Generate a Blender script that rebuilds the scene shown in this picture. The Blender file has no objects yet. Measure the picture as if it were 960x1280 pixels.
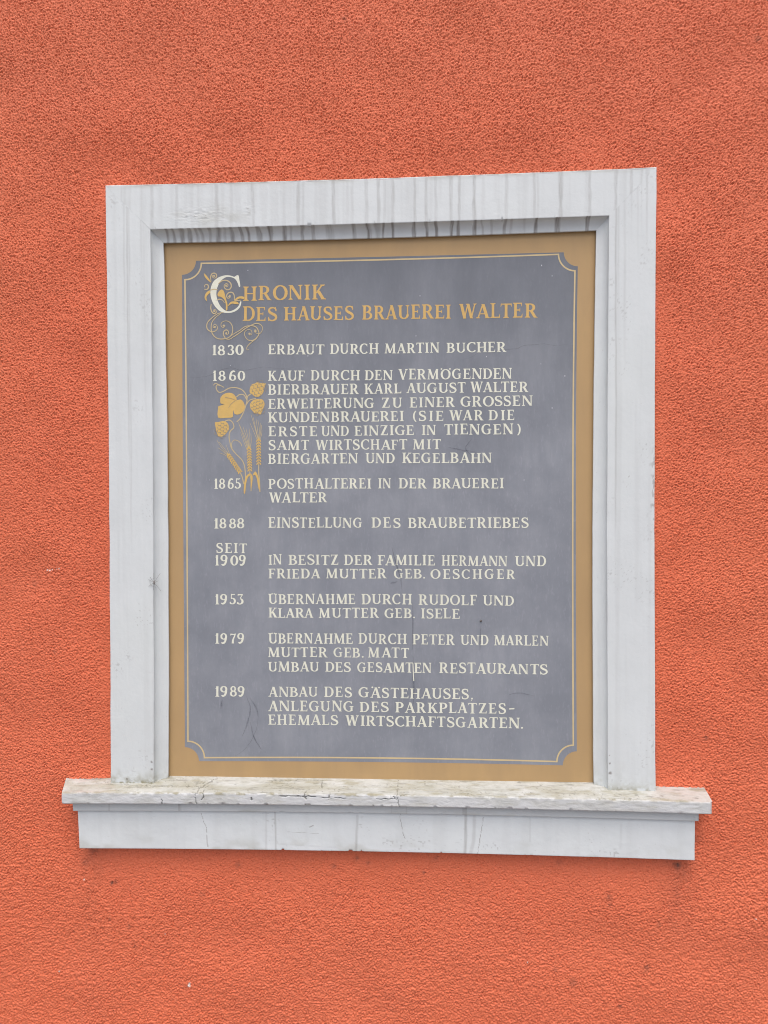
import bpy, bmesh, math, random
import numpy as np
from mathutils import Matrix, Vector

scene = bpy.context.scene
# ---------------------------------------------------------------- camera
cam_data = bpy.data.cameras.new("camera")
cam = bpy.data.objects.new("camera", cam_data)
scene.collection.objects.link(cam)
cam_data.sensor_fit = 'VERTICAL'
cam_data.sensor_height = 36.0
cam_data.lens = 900 / 1280 * 36.0
cam_data.clip_start = 0.05
cam_data.clip_end = 500
right = Vector((0.998412, 0.056173, -0.004363))
up = Vector((0.003523, 0.01505, 0.999881))
back = Vector((0.056232, -0.998308, 0.014828))
cam.matrix_world = Matrix(((right.x, up.x, back.x, 0.0963), (right.y, up.y, back.y, -1.47446),
                           (right.z, up.z, back.z, 1.65338), (0, 0, 0, 1)))
scene.camera = cam
# ---------------------------------------------------------------- light: bright overcast day
SUN_EL, SUN_AZ = math.radians(68), math.radians(3)       # azimuth measured from straight in front of the wall, to the right
world = bpy.data.worlds.new("World")
scene.world = world
world.use_nodes = True
wn = world.node_tree
bg = next(n for n in wn.nodes if n.type == 'BACKGROUND')
sky = wn.nodes.new('ShaderNodeTexSky')
sky.sky_type = 'NISHITA'
sky.sun_disc = False
sky.sun_elevation = SUN_EL
sky.sun_rotation = math.pi - SUN_AZ
sky.air_density = 0.6
sky.dust_density = 5.0
sky.ozone_density = 1.0
wn.links.new(sky.outputs[0], bg.inputs[0])
bg.inputs[1].default_value = 0.15
sun_data = bpy.data.lights.new("sun", 'SUN')
sun_data.energy = 0.9
sun_data.angle = math.radians(80)
sun_data.color = (1.0, 0.965, 0.92)
sun = bpy.data.objects.new("sun", sun_data)
scene.collection.objects.link(sun)
d = Vector((math.sin(SUN_AZ) * math.cos(SUN_EL), -math.cos(SUN_AZ) * math.cos(SUN_EL), math.sin(SUN_EL)))
sun.rotation_euler = d.to_track_quat('Z', 'Y').to_euler()
sun.location = (1, -4, 5)
scene.view_settings.view_transform = 'Standard'
scene.view_settings.look = 'None'
scene.view_settings.gamma = 1.0
scene.view_settings.use_curve_mapping = False
scene.view_settings.exposure = 0.74
if scene.render.engine != 'CYCLES':
    scene.render.engine = 'CYCLES'
scene.cycles.filter_width = 1.0        # a crisp phone-camera pixel

# ---------------------------------------------------------------- measured layout, in metres
TEXT = [["heading_line",[["HRONIK",-0.27269,-0.10595,2.06615,2.06526,0.02972]]],["heading_line",[["DES",-0.27383,-0.20503,2.02466,2.02372,0.0286],["HAUSES",-0.1885,-0.04691,2.02407,2.02244,0.02802],["BRAUEREI",-0.02813,0.15009,2.02258,2.02202,0.02834],["WALTER",0.16907,0.32193,2.02135,2.02075,0.02893]]],["year",[["18 30",-0.33821,-0.27517,1.95531,1.95497,0.02068]]],["text_line",[["ERBAUT",-0.22171,-0.10821,1.95544,1.95397,0.02058],["DURCH",-0.09426,0.003,1.95408,1.95335,0.02049],["MARTIN",0.01717,0.12733,1.95329,1.95316,0.0204],["BUCHER",0.14264,0.25973,1.95291,1.95266,0.0203]]],["year",[["18 60",-0.33779,-0.27056,1.90275,1.90248,0.0207]]],["text_line",[["KAUF",-0.2224,-0.14769,1.90182,1.90095,0.02061],["DURCH",-0.13451,-0.03477,1.90094,1.89989,0.02054],["DEN",-0.02382,0.03206,1.90006,1.89962,0.02045],["VERM\u00d6GENDEN",0.04539,0.27208,1.90008,1.89871,0.02105]]],["text_line",[["BIERBRAUER",-0.2226,-0.03736,1.87318,1.87181,0.02062],["KARL",-0.02396,0.04934,1.87213,1.87249,0.02046],["AUGUST",0.06151,0.17991,1.8725,1.87212,0.0204],["WALTER",0.19068,0.30393,1.87246,1.87213,0.02094]]],["text_line",[["ERWEITERUNG",-0.22246,-0.00565,1.84453,1.84332,0.02063],["ZU",0.01066,0.05052,1.84345,1.84347,0.02045],["EINER",0.06757,0.1573,1.8436,1.84352,0.0204],["GROSSEN",0.1705,0.31265,1.84385,1.84395,0.02097]]],["text_line",[["KUNDENBRAUEREI",-0.22265,0.05447,1.81635,1.81603,0.02064],["(SIE",0.07265,0.13415,1.816,1.81583,0.02041],["WAR",0.14835,0.21463,1.81601,1.81578,0.02035],["DIE",0.22665,0.27753,1.81582,1.81592,0.02061]]],["text_line",[["ERSTE",-0.22235,-0.12282,1.78766,1.78721,0.02066],["UND",-0.11327,-0.05792,1.78728,1.78725,0.02057],["EINZIGE",-0.04481,0.07466,1.78745,1.78746,0.02052],["IN",0.09168,0.1192,1.78746,1.78752,0.02041],["TIENGEN",0.13729,0.27461,1.78767,1.78732,0.02102],[")",0.28387,0.29344,1.78756,1.78746,0.02026]]],["text_line",[["SAMT",-0.22221,-0.13947,1.75944,1.75924,0.02067],["WIRTSCHAFT",-0.12496,0.06107,1.75929,1.75854,0.02059],["MIT",0.07406,0.1288,1.75859,1.75862,0.02043]]],["text_line",[["BIERGARTEN",-0.22323,-0.03969,1.73139,1.73087,0.02068],["UND",-0.02251,0.03542,1.73074,1.73064,0.02052],["KEGELBAHN",0.05202,0.23176,1.73068,1.73034,0.02046]]],["year",[["18 65",-0.33655,-0.28186,1.68091,1.68111,0.02079]]],["text_line",[["POSTHALTEREI",-0.22308,-0.01261,1.68047,1.67967,0.0207],["IN",0.00259,0.02821,1.67975,1.67961,0.02052],["DER",0.04449,0.0994,1.67953,1.67923,0.02049],["BRAUEREI",0.1135,0.2557,1.67899,1.67872,0.02044]]],["text_line",[["WALTER",-0.22161,-0.103,1.65203,1.65185,0.02071]]],["year",[["18 88",-0.3372,-0.27612,1.59882,1.59901,0.02083]]],["text_line",[["EINSTELLUNG",-0.22363,-0.03132,1.60021,1.59977,0.02074],["DES",-0.01085,0.04629,1.59972,1.59943,0.02057],["BRAUBETRIEBES",0.06338,0.30514,1.59906,1.59835,0.02116]]],["year",[["SEIT",-0.33308,-0.26948,1.54821,1.54818,0.02018],["19 09",-0.3358,-0.27251,1.52239,1.52243,0.02152]]],["text_line",[["IN",-0.22381,-0.19755,1.52411,1.52412,0.02077],["BESITZ",-0.18228,-0.08015,1.52397,1.52386,0.02073],["DER",-0.06782,-0.0112,1.52371,1.52358,0.02064],["FAMILIE",0.00107,0.11703,1.52326,1.52268,0.02092],["HERMANN",0.13129,0.26214,1.52236,1.52164,0.02081],["UND",0.27896,0.33935,1.52165,1.52121,0.0207]]],["text_line",[["FRIEDA",-0.22434,-0.11905,1.49574,1.49592,0.01979],["MUTTER",-0.10469,0.0173,1.49594,1.49598,0.02003],["GEB.",0.03445,0.09665,1.49585,1.49579,0.0196],["OESCHGER",0.10883,0.27812,1.49565,1.49529,0.01954]]],["year",[["19 53",-0.33644,-0.27861,1.44202,1.44224,0.02122]]],["text_line",[["\u00dcBERNAHME",-0.2247,-0.0457,1.44293,1.44342,0.0208],["DURCH",-0.03207,0.06881,1.44331,1.44319,0.02098],["RUDOLF",0.08427,0.20168,1.44243,1.44206,0.02088],["UND",0.21457,0.2753,1.44194,1.44152,0.02046]]],["text_line",[["KLARA",-0.22456,-0.13324,1.41485,1.41512,0.01982],["MUTTER",-0.12001,0.0014,1.41502,1.41527,0.02007],["GEB.",0.01483,0.07603,1.41517,1.41497,0.01997],["ISELE",0.08905,0.16608,1.41487,1.41458,0.02024]]],["year",[["19 79",-0.33709,-0.27703,1.3607,1.3611,0.02126]]],["text_line",[["\u00dcBERNAHME",-0.22525,-0.05219,1.36162,1.36246,0.02117],["DURCH",-0.03871,0.05839,1.36222,1.36206,0.02102],["PETER",0.07176,0.1559,1.36166,1.36126,0.02093],["UND",0.16917,0.22453,1.36102,1.36092,0.02053],["MARLEN",0.23693,0.34477,1.36084,1.36077,0.02031]]],["text_line",[["MUTTER",-0.22594,-0.10477,1.33349,1.3341,0.02019],["GEB.",-0.09024,-0.02932,1.33405,1.3342,0.02008],["MATT",-0.01913,0.0635,1.33412,1.33428,0.02036]]],["text_line",[["UMBAU",-0.22615,-0.1223,1.30369,1.30412,0.0202],["DES",-0.10775,-0.0566,1.30409,1.30405,0.02044],["GESAMTEN",-0.04179,0.10948,1.30402,1.30375,0.02039],["RESTAURANTS",0.12572,0.34184,1.30357,1.30229,0.02124]]],["year",[["19 89",-0.33796,-0.277,1.25044,1.25111,0.02097]]],["text_line",[["ANBAU",-0.22567,-0.12509,1.25183,1.25211,0.02022],["DES",-0.11019,-0.0544,1.25194,1.25189,0.02079],["G\u00c4STEHAUSES,",-0.03925,0.19313,1.25173,1.25037,0.02139]]],["text_line",[["ANLEGUNG",-0.22621,-0.05092,1.22165,1.22261,0.02156],["DES",-0.03726,0.02021,1.22212,1.22216,0.02108],["PARKPLATZES-",0.03577,0.27895,1.22202,1.22172,0.02135]]],["text_line",[["EHEMALS",-0.2264,-0.08356,1.19344,1.19416,0.02091],["WIRTSCHAFTSGARTEN.",-0.06623,0.29368,1.19356,1.19246,0.02144]]]]
PANEL = [[-0.44629,2.19576],[0.01624,2.18917],[0.44408,2.19596],[0.44095,1.75823],[0.44096,1.07701],[0.0114,1.08081],[-0.44464,1.07615],[-0.44178,1.76574]]
FIELD = [[-0.37123,2.14972],[-0.27172,2.14945],[-0.17402,2.14924],[-0.0781,2.1491],[0.01607,2.14903],[0.10853,2.14902],[0.1993,2.14908],[0.28841,2.1492],[0.37589,2.14938],[0.37616,2.1455],[0.37667,2.14277],[0.37745,2.1401],[0.37849,2.13752],[0.37977,2.13505],[0.38129,2.13271],[0.38302,2.13053],[0.38496,2.12853],[0.38708,2.12673],[0.38937,2.12515],[0.39179,2.1238],[0.39433,2.1227],[0.39695,2.12185],[0.39964,2.12127],[0.40348,2.12091],[0.40197,2.02543],[0.4008,1.92255],[0.39999,1.81225],[0.39953,1.69447],[0.39942,1.56916],[0.39966,1.43627],[0.40026,1.29575],[0.40121,1.14754],[0.39734,1.14721],[0.39462,1.14664],[0.39196,1.14579],[0.3894,1.14469],[0.38695,1.14333],[0.38464,1.14173],[0.3825,1.13991],[0.38054,1.13789],[0.37878,1.13567],[0.37724,1.1333],[0.37594,1.13079],[0.37489,1.12816],[0.3741,1.12544],[0.37358,1.12266],[0.3733,1.1187],[0.28498,1.11931],[0.19527,1.11963],[0.10414,1.11965],[0.01157,1.11937],[-0.08247,1.11879],[-0.178,1.1179],[-0.27504,1.1167],[-0.37363,1.11518],[-0.37389,1.11925],[-0.37442,1.12209],[-0.37523,1.12486],[-0.37632,1.12753],[-0.37767,1.13008],[-0.37928,1.13247],[-0.38112,1.13469],[-0.38318,1.13671],[-0.38544,1.13852],[-0.38787,1.14009],[-0.39046,1.14141],[-0.39317,1.14247],[-0.39598,1.14326],[-0.39887,1.14376],[-0.40299,1.14398],[-0.40287,1.29549],[-0.40271,1.43849],[-0.4025,1.57307],[-0.40225,1.69929],[-0.40195,1.81721],[-0.4016,1.92688],[-0.40121,2.02837],[-0.40077,2.12171],[-0.39669,2.1219],[-0.39382,2.12237],[-0.39102,2.12312],[-0.38832,2.12414],[-0.38574,2.12542],[-0.3833,2.12694],[-0.38103,2.12869],[-0.37896,2.13066],[-0.3771,2.13282],[-0.37547,2.13515],[-0.37409,2.13764],[-0.37297,2.14025],[-0.37211,2.14296],[-0.37154,2.14574]]
LINE = [[-0.36007,2.14422],[-0.26344,2.14352],[-0.16856,2.14306],[-0.07541,2.14286],[0.01604,2.1429],[0.10583,2.14319],[0.19398,2.14371],[0.28051,2.14448],[0.36546,2.14549],[0.36577,2.14094],[0.36637,2.13774],[0.36729,2.13462],[0.3685,2.13159],[0.37001,2.12869],[0.37179,2.12595],[0.37382,2.1234],[0.37609,2.12106],[0.37858,2.11895],[0.38126,2.1171],[0.3841,2.11552],[0.38707,2.11422],[0.39015,2.11323],[0.3933,2.11255],[0.3978,2.11214],[0.39626,2.01853],[0.39503,1.91775],[0.39412,1.80976],[0.39351,1.6945],[0.39321,1.57195],[0.39323,1.44203],[0.39356,1.30471],[0.39421,1.15993],[0.38967,1.15954],[0.38648,1.15887],[0.38337,1.15788],[0.38036,1.15659],[0.37749,1.155],[0.37479,1.15313],[0.37227,1.15099],[0.36997,1.14862],[0.36791,1.14603],[0.36611,1.14325],[0.36459,1.14031],[0.36335,1.13723],[0.36243,1.13404],[0.36181,1.13078],[0.36149,1.12614],[0.27616,1.12723],[0.18942,1.1279],[0.10125,1.12814],[0.01161,1.12794],[-0.07952,1.1273],[-0.17216,1.12622],[-0.26634,1.12469],[-0.36209,1.12271],[-0.36238,1.12748],[-0.363,1.13081],[-0.36395,1.13405],[-0.36523,1.13718],[-0.36681,1.14016],[-0.36869,1.14296],[-0.37085,1.14556],[-0.37326,1.14793],[-0.37591,1.15004],[-0.37876,1.15189],[-0.38178,1.15343],[-0.38496,1.15468],[-0.38825,1.1556],[-0.39163,1.15619],[-0.39645,1.15645],[-0.39576,1.30462],[-0.39521,1.44442],[-0.39479,1.57594],[-0.3945,1.69925],[-0.39435,1.81439],[-0.39432,1.92143],[-0.39443,2.02042],[-0.39466,2.11141],[-0.38988,2.11163],[-0.38652,2.11219],[-0.38324,2.11307],[-0.38008,2.11426],[-0.37705,2.11576],[-0.3742,2.11754],[-0.37155,2.1196],[-0.36912,2.1219],[-0.36694,2.12443],[-0.36503,2.12717],[-0.36342,2.13008],[-0.3621,2.13313],[-0.36111,2.13631],[-0.36044,2.13956]]
INITIAL = [[-0.28671,2.11784],[-0.28256,2.11721],[-0.28084,2.1071],[-0.27926,2.09591],[-0.28204,2.09461],[-0.28475,2.10242],[-0.28954,2.11028],[-0.29644,2.11397],[-0.30614,2.11514],[-0.3138,2.11217],[-0.32149,2.10498],[-0.32714,2.09378],[-0.32919,2.08087],[-0.32706,2.06855],[-0.32159,2.05684],[-0.3136,2.0485],[-0.30668,2.04523],[-0.29974,2.04537],[-0.29069,2.04902],[-0.2833,2.05541],[-0.27949,2.06419],[-0.27728,2.06347],[-0.27942,2.05466],[-0.28558,2.04728],[-0.29532,2.0427],[-0.30532,2.04153],[-0.31531,2.04281],[-0.325,2.04777],[-0.33437,2.05887],[-0.33984,2.07126],[-0.34168,2.08385],[-0.33991,2.09637],[-0.33426,2.10716],[-0.32587,2.1138],[-0.31584,2.11766],[-0.30611,2.11881],[-0.29642,2.11697],[-0.29158,2.11509]]
SC_POLY = [[[-0.31814,2.08978],[-0.32331,2.08648],[-0.32655,2.08082],[-0.32561,2.07602],[-0.32006,2.07496],[-0.31523,2.07145],[-0.31179,2.06688],[-0.30963,2.05866],[-0.30944,2.04774],[-0.30638,2.04768],[-0.30629,2.05995],[-0.30899,2.06955],[-0.31168,2.08051],[-0.31372,2.08669]],[[-0.30661,2.05451],[-0.30408,2.05827],[-0.2996,2.06364],[-0.29404,2.06489],[-0.28573,2.06391],[-0.28272,2.05922],[-0.28992,2.05922],[-0.29546,2.06042],[-0.30033,2.05875]],[[-0.29236,2.06677],[-0.28566,2.07317],[-0.27733,2.07504],[-0.27153,2.07329],[-0.27225,2.06922],[-0.28014,2.07061],[-0.28709,2.06775]],[[-0.35473,2.12343],[-0.35058,2.1202],[-0.34506,2.11326],[-0.33985,2.10455],[-0.34649,2.10879],[-0.35311,2.11684]],[[-0.34457,2.08773],[-0.35088,2.08295],[-0.35372,2.07591],[-0.35265,2.07043],[-0.34892,2.06653],[-0.34983,2.07447],[-0.34645,2.07986],[-0.3414,2.08412]]]
SC_LINE = [[[[-0.32873,2.0679],[-0.32316,2.06984],[-0.31623,2.06765],[-0.31238,2.06212]],0.00204],[[[-0.325,2.10124],[-0.3187,2.10655],[-0.31174,2.10845],[-0.30482,2.10694],[-0.29931,2.10205],[-0.29797,2.09521],[-0.30148,2.08984],[-0.30703,2.08927],[-0.31187,2.09278],[-0.31252,2.09825],[-0.30833,2.10156],[-0.3046,2.09876],[-0.30699,2.09472],[-0.30976,2.09614]],0.00231],[[[-0.29194,2.06717],[-0.29188,2.07602],[-0.2946,2.0822],[-0.30014,2.08368],[-0.30571,2.08107],[-0.30783,2.07566],[-0.30509,2.07152],[-0.30092,2.0728],[-0.30019,2.07687],[-0.30296,2.07788]],0.00231],[[[-0.29126,2.0662],[-0.27878,2.0669]],0.00217],[[[-0.33983,2.10673],[-0.34088,2.11453],[-0.33874,2.1213],[-0.33385,2.12351],[-0.32901,2.12109],[-0.32835,2.1163],[-0.33185,2.11338],[-0.33601,2.1147],[-0.33668,2.11812],[-0.33361,2.11914]],0.00231],[[[-0.35429,2.09121],[-0.34873,2.09055],[-0.34549,2.09485],[-0.34684,2.09965],[-0.35101,2.10042],[-0.35382,2.09775],[-0.35245,2.09472]],0.00245],[[[-0.32648,2.08927],[-0.33412,2.09052],[-0.34178,2.08863],[-0.34808,2.08467]],0.00204],[[[-0.33992,2.06062],[-0.34096,2.05244],[-0.33866,2.04421],[-0.33382,2.0407],[-0.32962,2.04335],[-0.33098,2.04816],[-0.33473,2.04823],[-0.3342,2.04522]],0.00231],[[[-0.31503,2.04308],[-0.32757,2.0399],[-0.33876,2.03192],[-0.34718,2.02388],[-0.34975,2.01572],[-0.348,2.00886],[-0.34177,2.00437],[-0.33481,2.00384],[-0.32852,2.00783],[-0.32777,2.01396],[-0.33122,2.01812],[-0.33582,2.01684],[-0.33586,2.01206],[-0.33266,2.01104]],0.00204],[[[-0.31893,2.04206],[-0.3304,2.03313],[-0.33813,2.02371],[-0.34058,2.01283],[-0.339,2.00187],[-0.3335,1.99357],[-0.32519,1.98906],[-0.31545,1.98848],[-0.30432,1.99102],[-0.29732,1.99841],[-0.29557,2.00929],[-0.29855,2.0189],[-0.30545,2.02448],[-0.31378,2.02463],[-0.31937,2.02064],[-0.31942,2.0145],[-0.31527,2.01169],[-0.31178,2.01477],[-0.31384,2.01781]],0.00204],[[[-0.31059,1.98908],[-0.31511,1.99735],[-0.31394,2.00416],[-0.30836,2.00679],[-0.30423,2.00262],[-0.30566,1.99787],[-0.31051,1.99864],[-0.3091,2.00134]],0.00217],[[[-0.31406,1.98914],[-0.30296,1.98759],[-0.2932,1.99288],[-0.28065,2.00085],[-0.26951,2.00883],[-0.25839,2.01476],[-0.24868,2.01867],[-0.24039,2.01784],[-0.2349,2.01298],[-0.23426,2.00548],[-0.23845,1.99875],[-0.24468,1.99817],[-0.25018,2.00168],[-0.24946,2.00643],[-0.24671,2.00407]],0.0019],[[[-0.30432,1.99102],[-0.29455,1.99768],[-0.28062,2.00562],[-0.27226,2.0116],[-0.26393,2.01418],[-0.25286,2.01398],[-0.24597,2.01045],[-0.24256,2.00427],[-0.24123,1.99743],[-0.24612,1.98962],[-0.25307,1.9851],[-0.26,1.98413],[-0.26689,1.98834],[-0.27126,1.99659],[-0.26955,2.00338],[-0.26329,2.00667],[-0.25708,2.00452],[-0.25574,1.99837],[-0.25992,1.99531],[-0.26335,1.9985]],0.0019],[[[-0.24123,1.99743],[-0.24585,1.98907],[-0.25239,1.984],[-0.26004,1.978],[-0.26562,1.97195],[-0.26704,1.9672],[-0.26498,1.96513],[-0.26262,1.96645]],0.00177]]
SC_DOT = [[-0.30878,2.09749],[-0.30229,2.07487],[-0.33321,2.1175],[-0.33378,2.04575],[-0.33265,2.01337],[-0.31455,2.01577],[-0.30911,1.99998],[-0.26059,1.99845],[-0.2481,2.00327]]
LEAF = [[-0.32772,1.82765],[-0.32696,1.84923],[-0.324,1.85151],[-0.31674,1.85412],[-0.322,1.85688],[-0.32274,1.86228],[-0.32191,1.86844],[-0.3156,1.8751],[-0.30579,1.87824],[-0.29564,1.8758],[-0.28926,1.86764],[-0.28793,1.86263],[-0.2805,1.86407],[-0.27468,1.8592],[-0.27144,1.84858],[-0.27639,1.83806],[-0.2862,1.83298],[-0.29341,1.83498],[-0.29551,1.84213],[-0.29654,1.83502],[-0.29757,1.82771],[-0.3101,1.82669]]
VEIN = [[[-0.31213,1.86831],[-0.30002,1.86624],[-0.28833,1.86129]],[[-0.29223,1.86133],[-0.3001,1.85469],[-0.30563,1.84744]],[[-0.31478,1.85448],[-0.3226,1.85573]]]
HOP = [[[-0.26082,1.88689],[-0.25648,1.89451],[-0.25004,1.89634],[-0.24613,1.89859],[-0.23739,1.89694],[-0.22825,1.89643],[-0.22966,1.89031],[-0.23164,1.88458],[-0.23364,1.87693],[-0.24147,1.86974],[-0.24965,1.86907],[-0.25604,1.87434],[-0.26128,1.87825]],[[-0.26067,1.85422],[-0.25516,1.86146],[-0.2454,1.86441],[-0.23471,1.86313],[-0.23049,1.85386],[-0.23347,1.84526],[-0.23881,1.83245],[-0.24463,1.8352],[-0.25048,1.83489],[-0.25628,1.84072],[-0.26014,1.84653]],[[-0.33407,1.8175],[-0.32682,1.818],[-0.31994,1.82024],[-0.31251,1.8192],[-0.30667,1.81394],[-0.30479,1.80467],[-0.30935,1.79701],[-0.31724,1.78937],[-0.32607,1.78791],[-0.3309,1.79722],[-0.33278,1.80688]]]
HOPAX = [[[-0.258,1.8734],[-0.22962,1.89607]],[[-0.25125,1.86372],[-0.23881,1.83245]],[[-0.31016,1.81821],[-0.32803,1.78851]]]
STEM = [[[[-0.28865,1.81799],[-0.28176,1.82465],[-0.27484,1.83708],[-0.26926,1.8524],[-0.26683,1.86487],[-0.27065,1.87645],[-0.27839,1.88423],[-0.29008,1.88823],[-0.30376,1.88745],[-0.31653,1.88088],[-0.32438,1.87906],[-0.32963,1.88394],[-0.33113,1.89128],[-0.32719,1.89508],[-0.32427,1.89253]],0.0021],[[[-0.33699,1.89367],[-0.33304,1.89747],[-0.32718,1.89585],[-0.31451,1.88913]],0.0016],[[[-0.28925,1.86899],[-0.28238,1.87371],[-0.2736,1.87302],[-0.26724,1.86295]],0.002],[[[-0.26783,1.862],[-0.26523,1.87061],[-0.25798,1.87571]],0.0022],[[[-0.26788,1.85431],[-0.26139,1.8623],[-0.2489,1.86561]],0.002],[[[-0.31309,1.81979],[-0.30426,1.822],[-0.29688,1.81615],[-0.29499,1.8065],[-0.30248,1.79887],[-0.30492,1.78732],[-0.30268,1.77381],[-0.29943,1.76318],[-0.2911,1.7525],[-0.27945,1.74084],[-0.27368,1.72923],[-0.27182,1.71573],[-0.27097,1.69837]],0.0021],[[[-0.29884,1.76413],[-0.29974,1.77378],[-0.2948,1.78048],[-0.28699,1.77945],[-0.28077,1.774],[-0.27828,1.7682]],0.0015]]
EAR = [[[-0.30716,1.75109],[-0.282,1.71387]],[[-0.26365,1.76538],[-0.26205,1.71662]],[[-0.24345,1.78252],[-0.24342,1.72998]]]
AWN = [[[[-0.3058,1.74876],[-0.32037,1.76528],[-0.33044,1.78081]],[[-0.30443,1.74972],[-0.31548,1.76428],[-0.32615,1.77788]],[[-0.30189,1.74873],[-0.30671,1.75841],[-0.31131,1.77099]],[[-0.30641,1.74684],[-0.31846,1.75851],[-0.32821,1.76535]],[[-0.30583,1.74529],[-0.31558,1.75116],[-0.32535,1.75471]]],[[[-0.26563,1.76193],[-0.27519,1.78897],[-0.28514,1.81699]],[[-0.26465,1.76288],[-0.27285,1.78895],[-0.28322,1.81216]],[[-0.26366,1.76384],[-0.26934,1.78892],[-0.27603,1.80823]],[[-0.26308,1.76383],[-0.26546,1.78503],[-0.26961,1.80432]],[[-0.2621,1.76382],[-0.26156,1.78499],[-0.26298,1.80425]],[[-0.26133,1.76285],[-0.25867,1.77919],[-0.25954,1.7946]],[[-0.2672,1.76001],[-0.2743,1.77741],[-0.2806,1.79673]]],[[[-0.24443,1.78099],[-0.25164,1.80798],[-0.25887,1.83267]],[[-0.24403,1.78195],[-0.24933,1.80411],[-0.25443,1.82724]],[[-0.24325,1.78194],[-0.24583,1.80408],[-0.24861,1.82429]],[[-0.24248,1.78193],[-0.24193,1.80404],[-0.24473,1.82137]],[[-0.2417,1.78096],[-0.23884,1.80016],[-0.23893,1.81554]],[[-0.24074,1.77903],[-0.23653,1.7963],[-0.23759,1.81168]],[[-0.24561,1.77907],[-0.25462,1.80032],[-0.26134,1.81578]]]]
STALK = [[[[-0.28355,1.7158],[-0.27873,1.70613],[-0.27494,1.69067]],0.0022],[[[-0.26204,1.71759],[-0.26172,1.70795],[-0.25928,1.69444],[-0.26001,1.67516]],0.0018],[[[-0.24342,1.73094],[-0.24373,1.71361],[-0.2423,1.69627],[-0.24148,1.6741]],0.0022]]
BLADE = [[[-0.27507,1.67234],[-0.27395,1.6926],[-0.26994,1.70607],[-0.26306,1.71181],[-0.25917,1.70986],[-0.26605,1.70412],[-0.27005,1.69065],[-0.27214,1.67233]],[[-0.25626,1.70753],[-0.25132,1.71598],[-0.24649,1.70978],[-0.24231,1.69434],[-0.24205,1.67603],[-0.24511,1.68472],[-0.24753,1.70015],[-0.25137,1.70885]],[[-0.26015,1.70987],[-0.25628,1.70502],[-0.25796,1.68865],[-0.26038,1.67805],[-0.26068,1.69059]]]
CRACK = [[[[0.16883,1.9364],[0.19295,1.94407],[0.21222,1.95502],[0.23303,1.95148],[0.25702,1.95751],[0.28096,1.95873],[0.29689,1.96487],[0.31757,1.96613],[0.33663,1.96742],[0.35883,1.96386],[0.37783,1.96514],[0.39521,1.96326]],0.0011],[[[-0.39505,1.90963],[-0.37491,1.91017],[-0.35814,1.91158],[-0.34305,1.91465],[-0.31789,1.92579],[-0.29785,1.92877],[-0.27291,1.92349],[-0.23133,1.92943],[-0.19492,1.92562],[-0.14866,1.93147]],0.001],[[[-0.25609,1.24901],[-0.24959,1.22253],[-0.24979,1.1943],[-0.25834,1.16925],[-0.27189,1.14744],[-0.28878,1.1322],[-0.30227,1.12532]],0.0011]]
SMEAR = [[[[0.02982,1.55984],[0.03463,1.53862],[0.04106,1.51741],[0.0475,1.49456],[0.05065,1.46681]],0.004],[[[0.07176,1.44892],[0.07159,1.40318],[0.07057,1.35086]],0.0034],[[[0.07215,1.33778],[0.07277,1.2854],[0.0726,1.23952]],0.0052],[[[0.20931,1.39903],[0.20763,1.37137],[0.20758,1.34697]],0.003],[[[-0.27281,1.25215],[-0.26462,1.22733],[-0.27156,1.19401],[-0.2818,1.16892]],0.004],[[[-0.26482,1.19908],[-0.25668,1.16595],[-0.2418,1.14123]],0.004],[[[-0.26613,1.2489],[-0.25289,1.22913],[-0.24801,1.20926]],0.005],[[[-0.3232,1.24494],[-0.32672,1.22493]],0.006],[[[0.26536,1.26126],[0.28785,1.26475],[0.31669,1.25857]],0.0028],[[[0.14416,1.76237],[0.16833,1.75732],[0.20853,1.75052]],0.003],[[[0.19253,1.77972],[0.17961,1.76045],[0.19244,1.74419]],0.0026],[[[0.02625,1.48636],[0.04095,1.48965]],0.005]]
DRIP = [[0.07161,1.32305],[0.07219,1.30505],[0.07311,1.28704]]
NAIL = [0.20934,1.41041]
SPECK = [[0.08864,2.06829],[0.33204,2.12396],[0.37779,1.90284],[0.33024,1.92753],[-0.26311,2.12766],[-0.30114,1.93374],[0.22181,1.94362],[0.08026,1.98782],[-0.1403,1.9509],[0.35238,1.83916],[-0.20016,1.63238],[0.35261,2.10279],[-0.34646,1.69896],[0.2965,1.69509]]
F_OUT = {"T":[[-0.54925,-0.035,2.29813],[0.01812,-0.035,2.29662],[0.55015,-0.035,2.3017]],"L":[[-0.54925,-0.035,2.29813],[-0.54807,-0.035,1.71579],[-0.55068,-0.035,1.06743]],"R":[[0.55015,-0.035,2.3017],[0.54704,-0.035,1.70851],[0.54981,-0.035,1.06987]]}
F_IN = {"T":[[-0.45751,-0.035,2.20733],[0.01773,-0.035,2.20758],[0.45957,-0.035,2.21073]],"L":[[-0.45751,-0.035,2.20733],[-0.45696,-0.035,1.71518],[-0.46082,-0.035,1.06741]],"R":[[0.45957,-0.035,2.21073],[0.45615,-0.035,1.70912],[0.45801,-0.035,1.06814]]}
F_CH = {"T":[[-0.43604,-0.018,2.18511],[0.01667,-0.018,2.18416],[0.43828,-0.018,2.18837]],"L":[[-0.43604,-0.018,2.18511],[-0.4319,-0.018,1.7157],[-0.43604,-0.018,1.06773]],"R":[[0.43828,-0.018,2.18837],[0.43169,-0.018,1.70997],[0.43323,-0.018,1.06714]]}
S_FRONT = [[-0.63875,-0.065,1.06609],[0.01446,-0.065,1.07374],[0.6478,-0.065,1.07166]]
S_FBOT = [[-0.639,-0.065,1.0436],[0.01436,-0.065,1.05104],[0.64786,-0.065,1.04797]]
S_BACK = [[-0.65524,-0.01,1.08279],[0.01142,-0.01,1.08411],[0.64894,-0.01,1.08526]]
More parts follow.
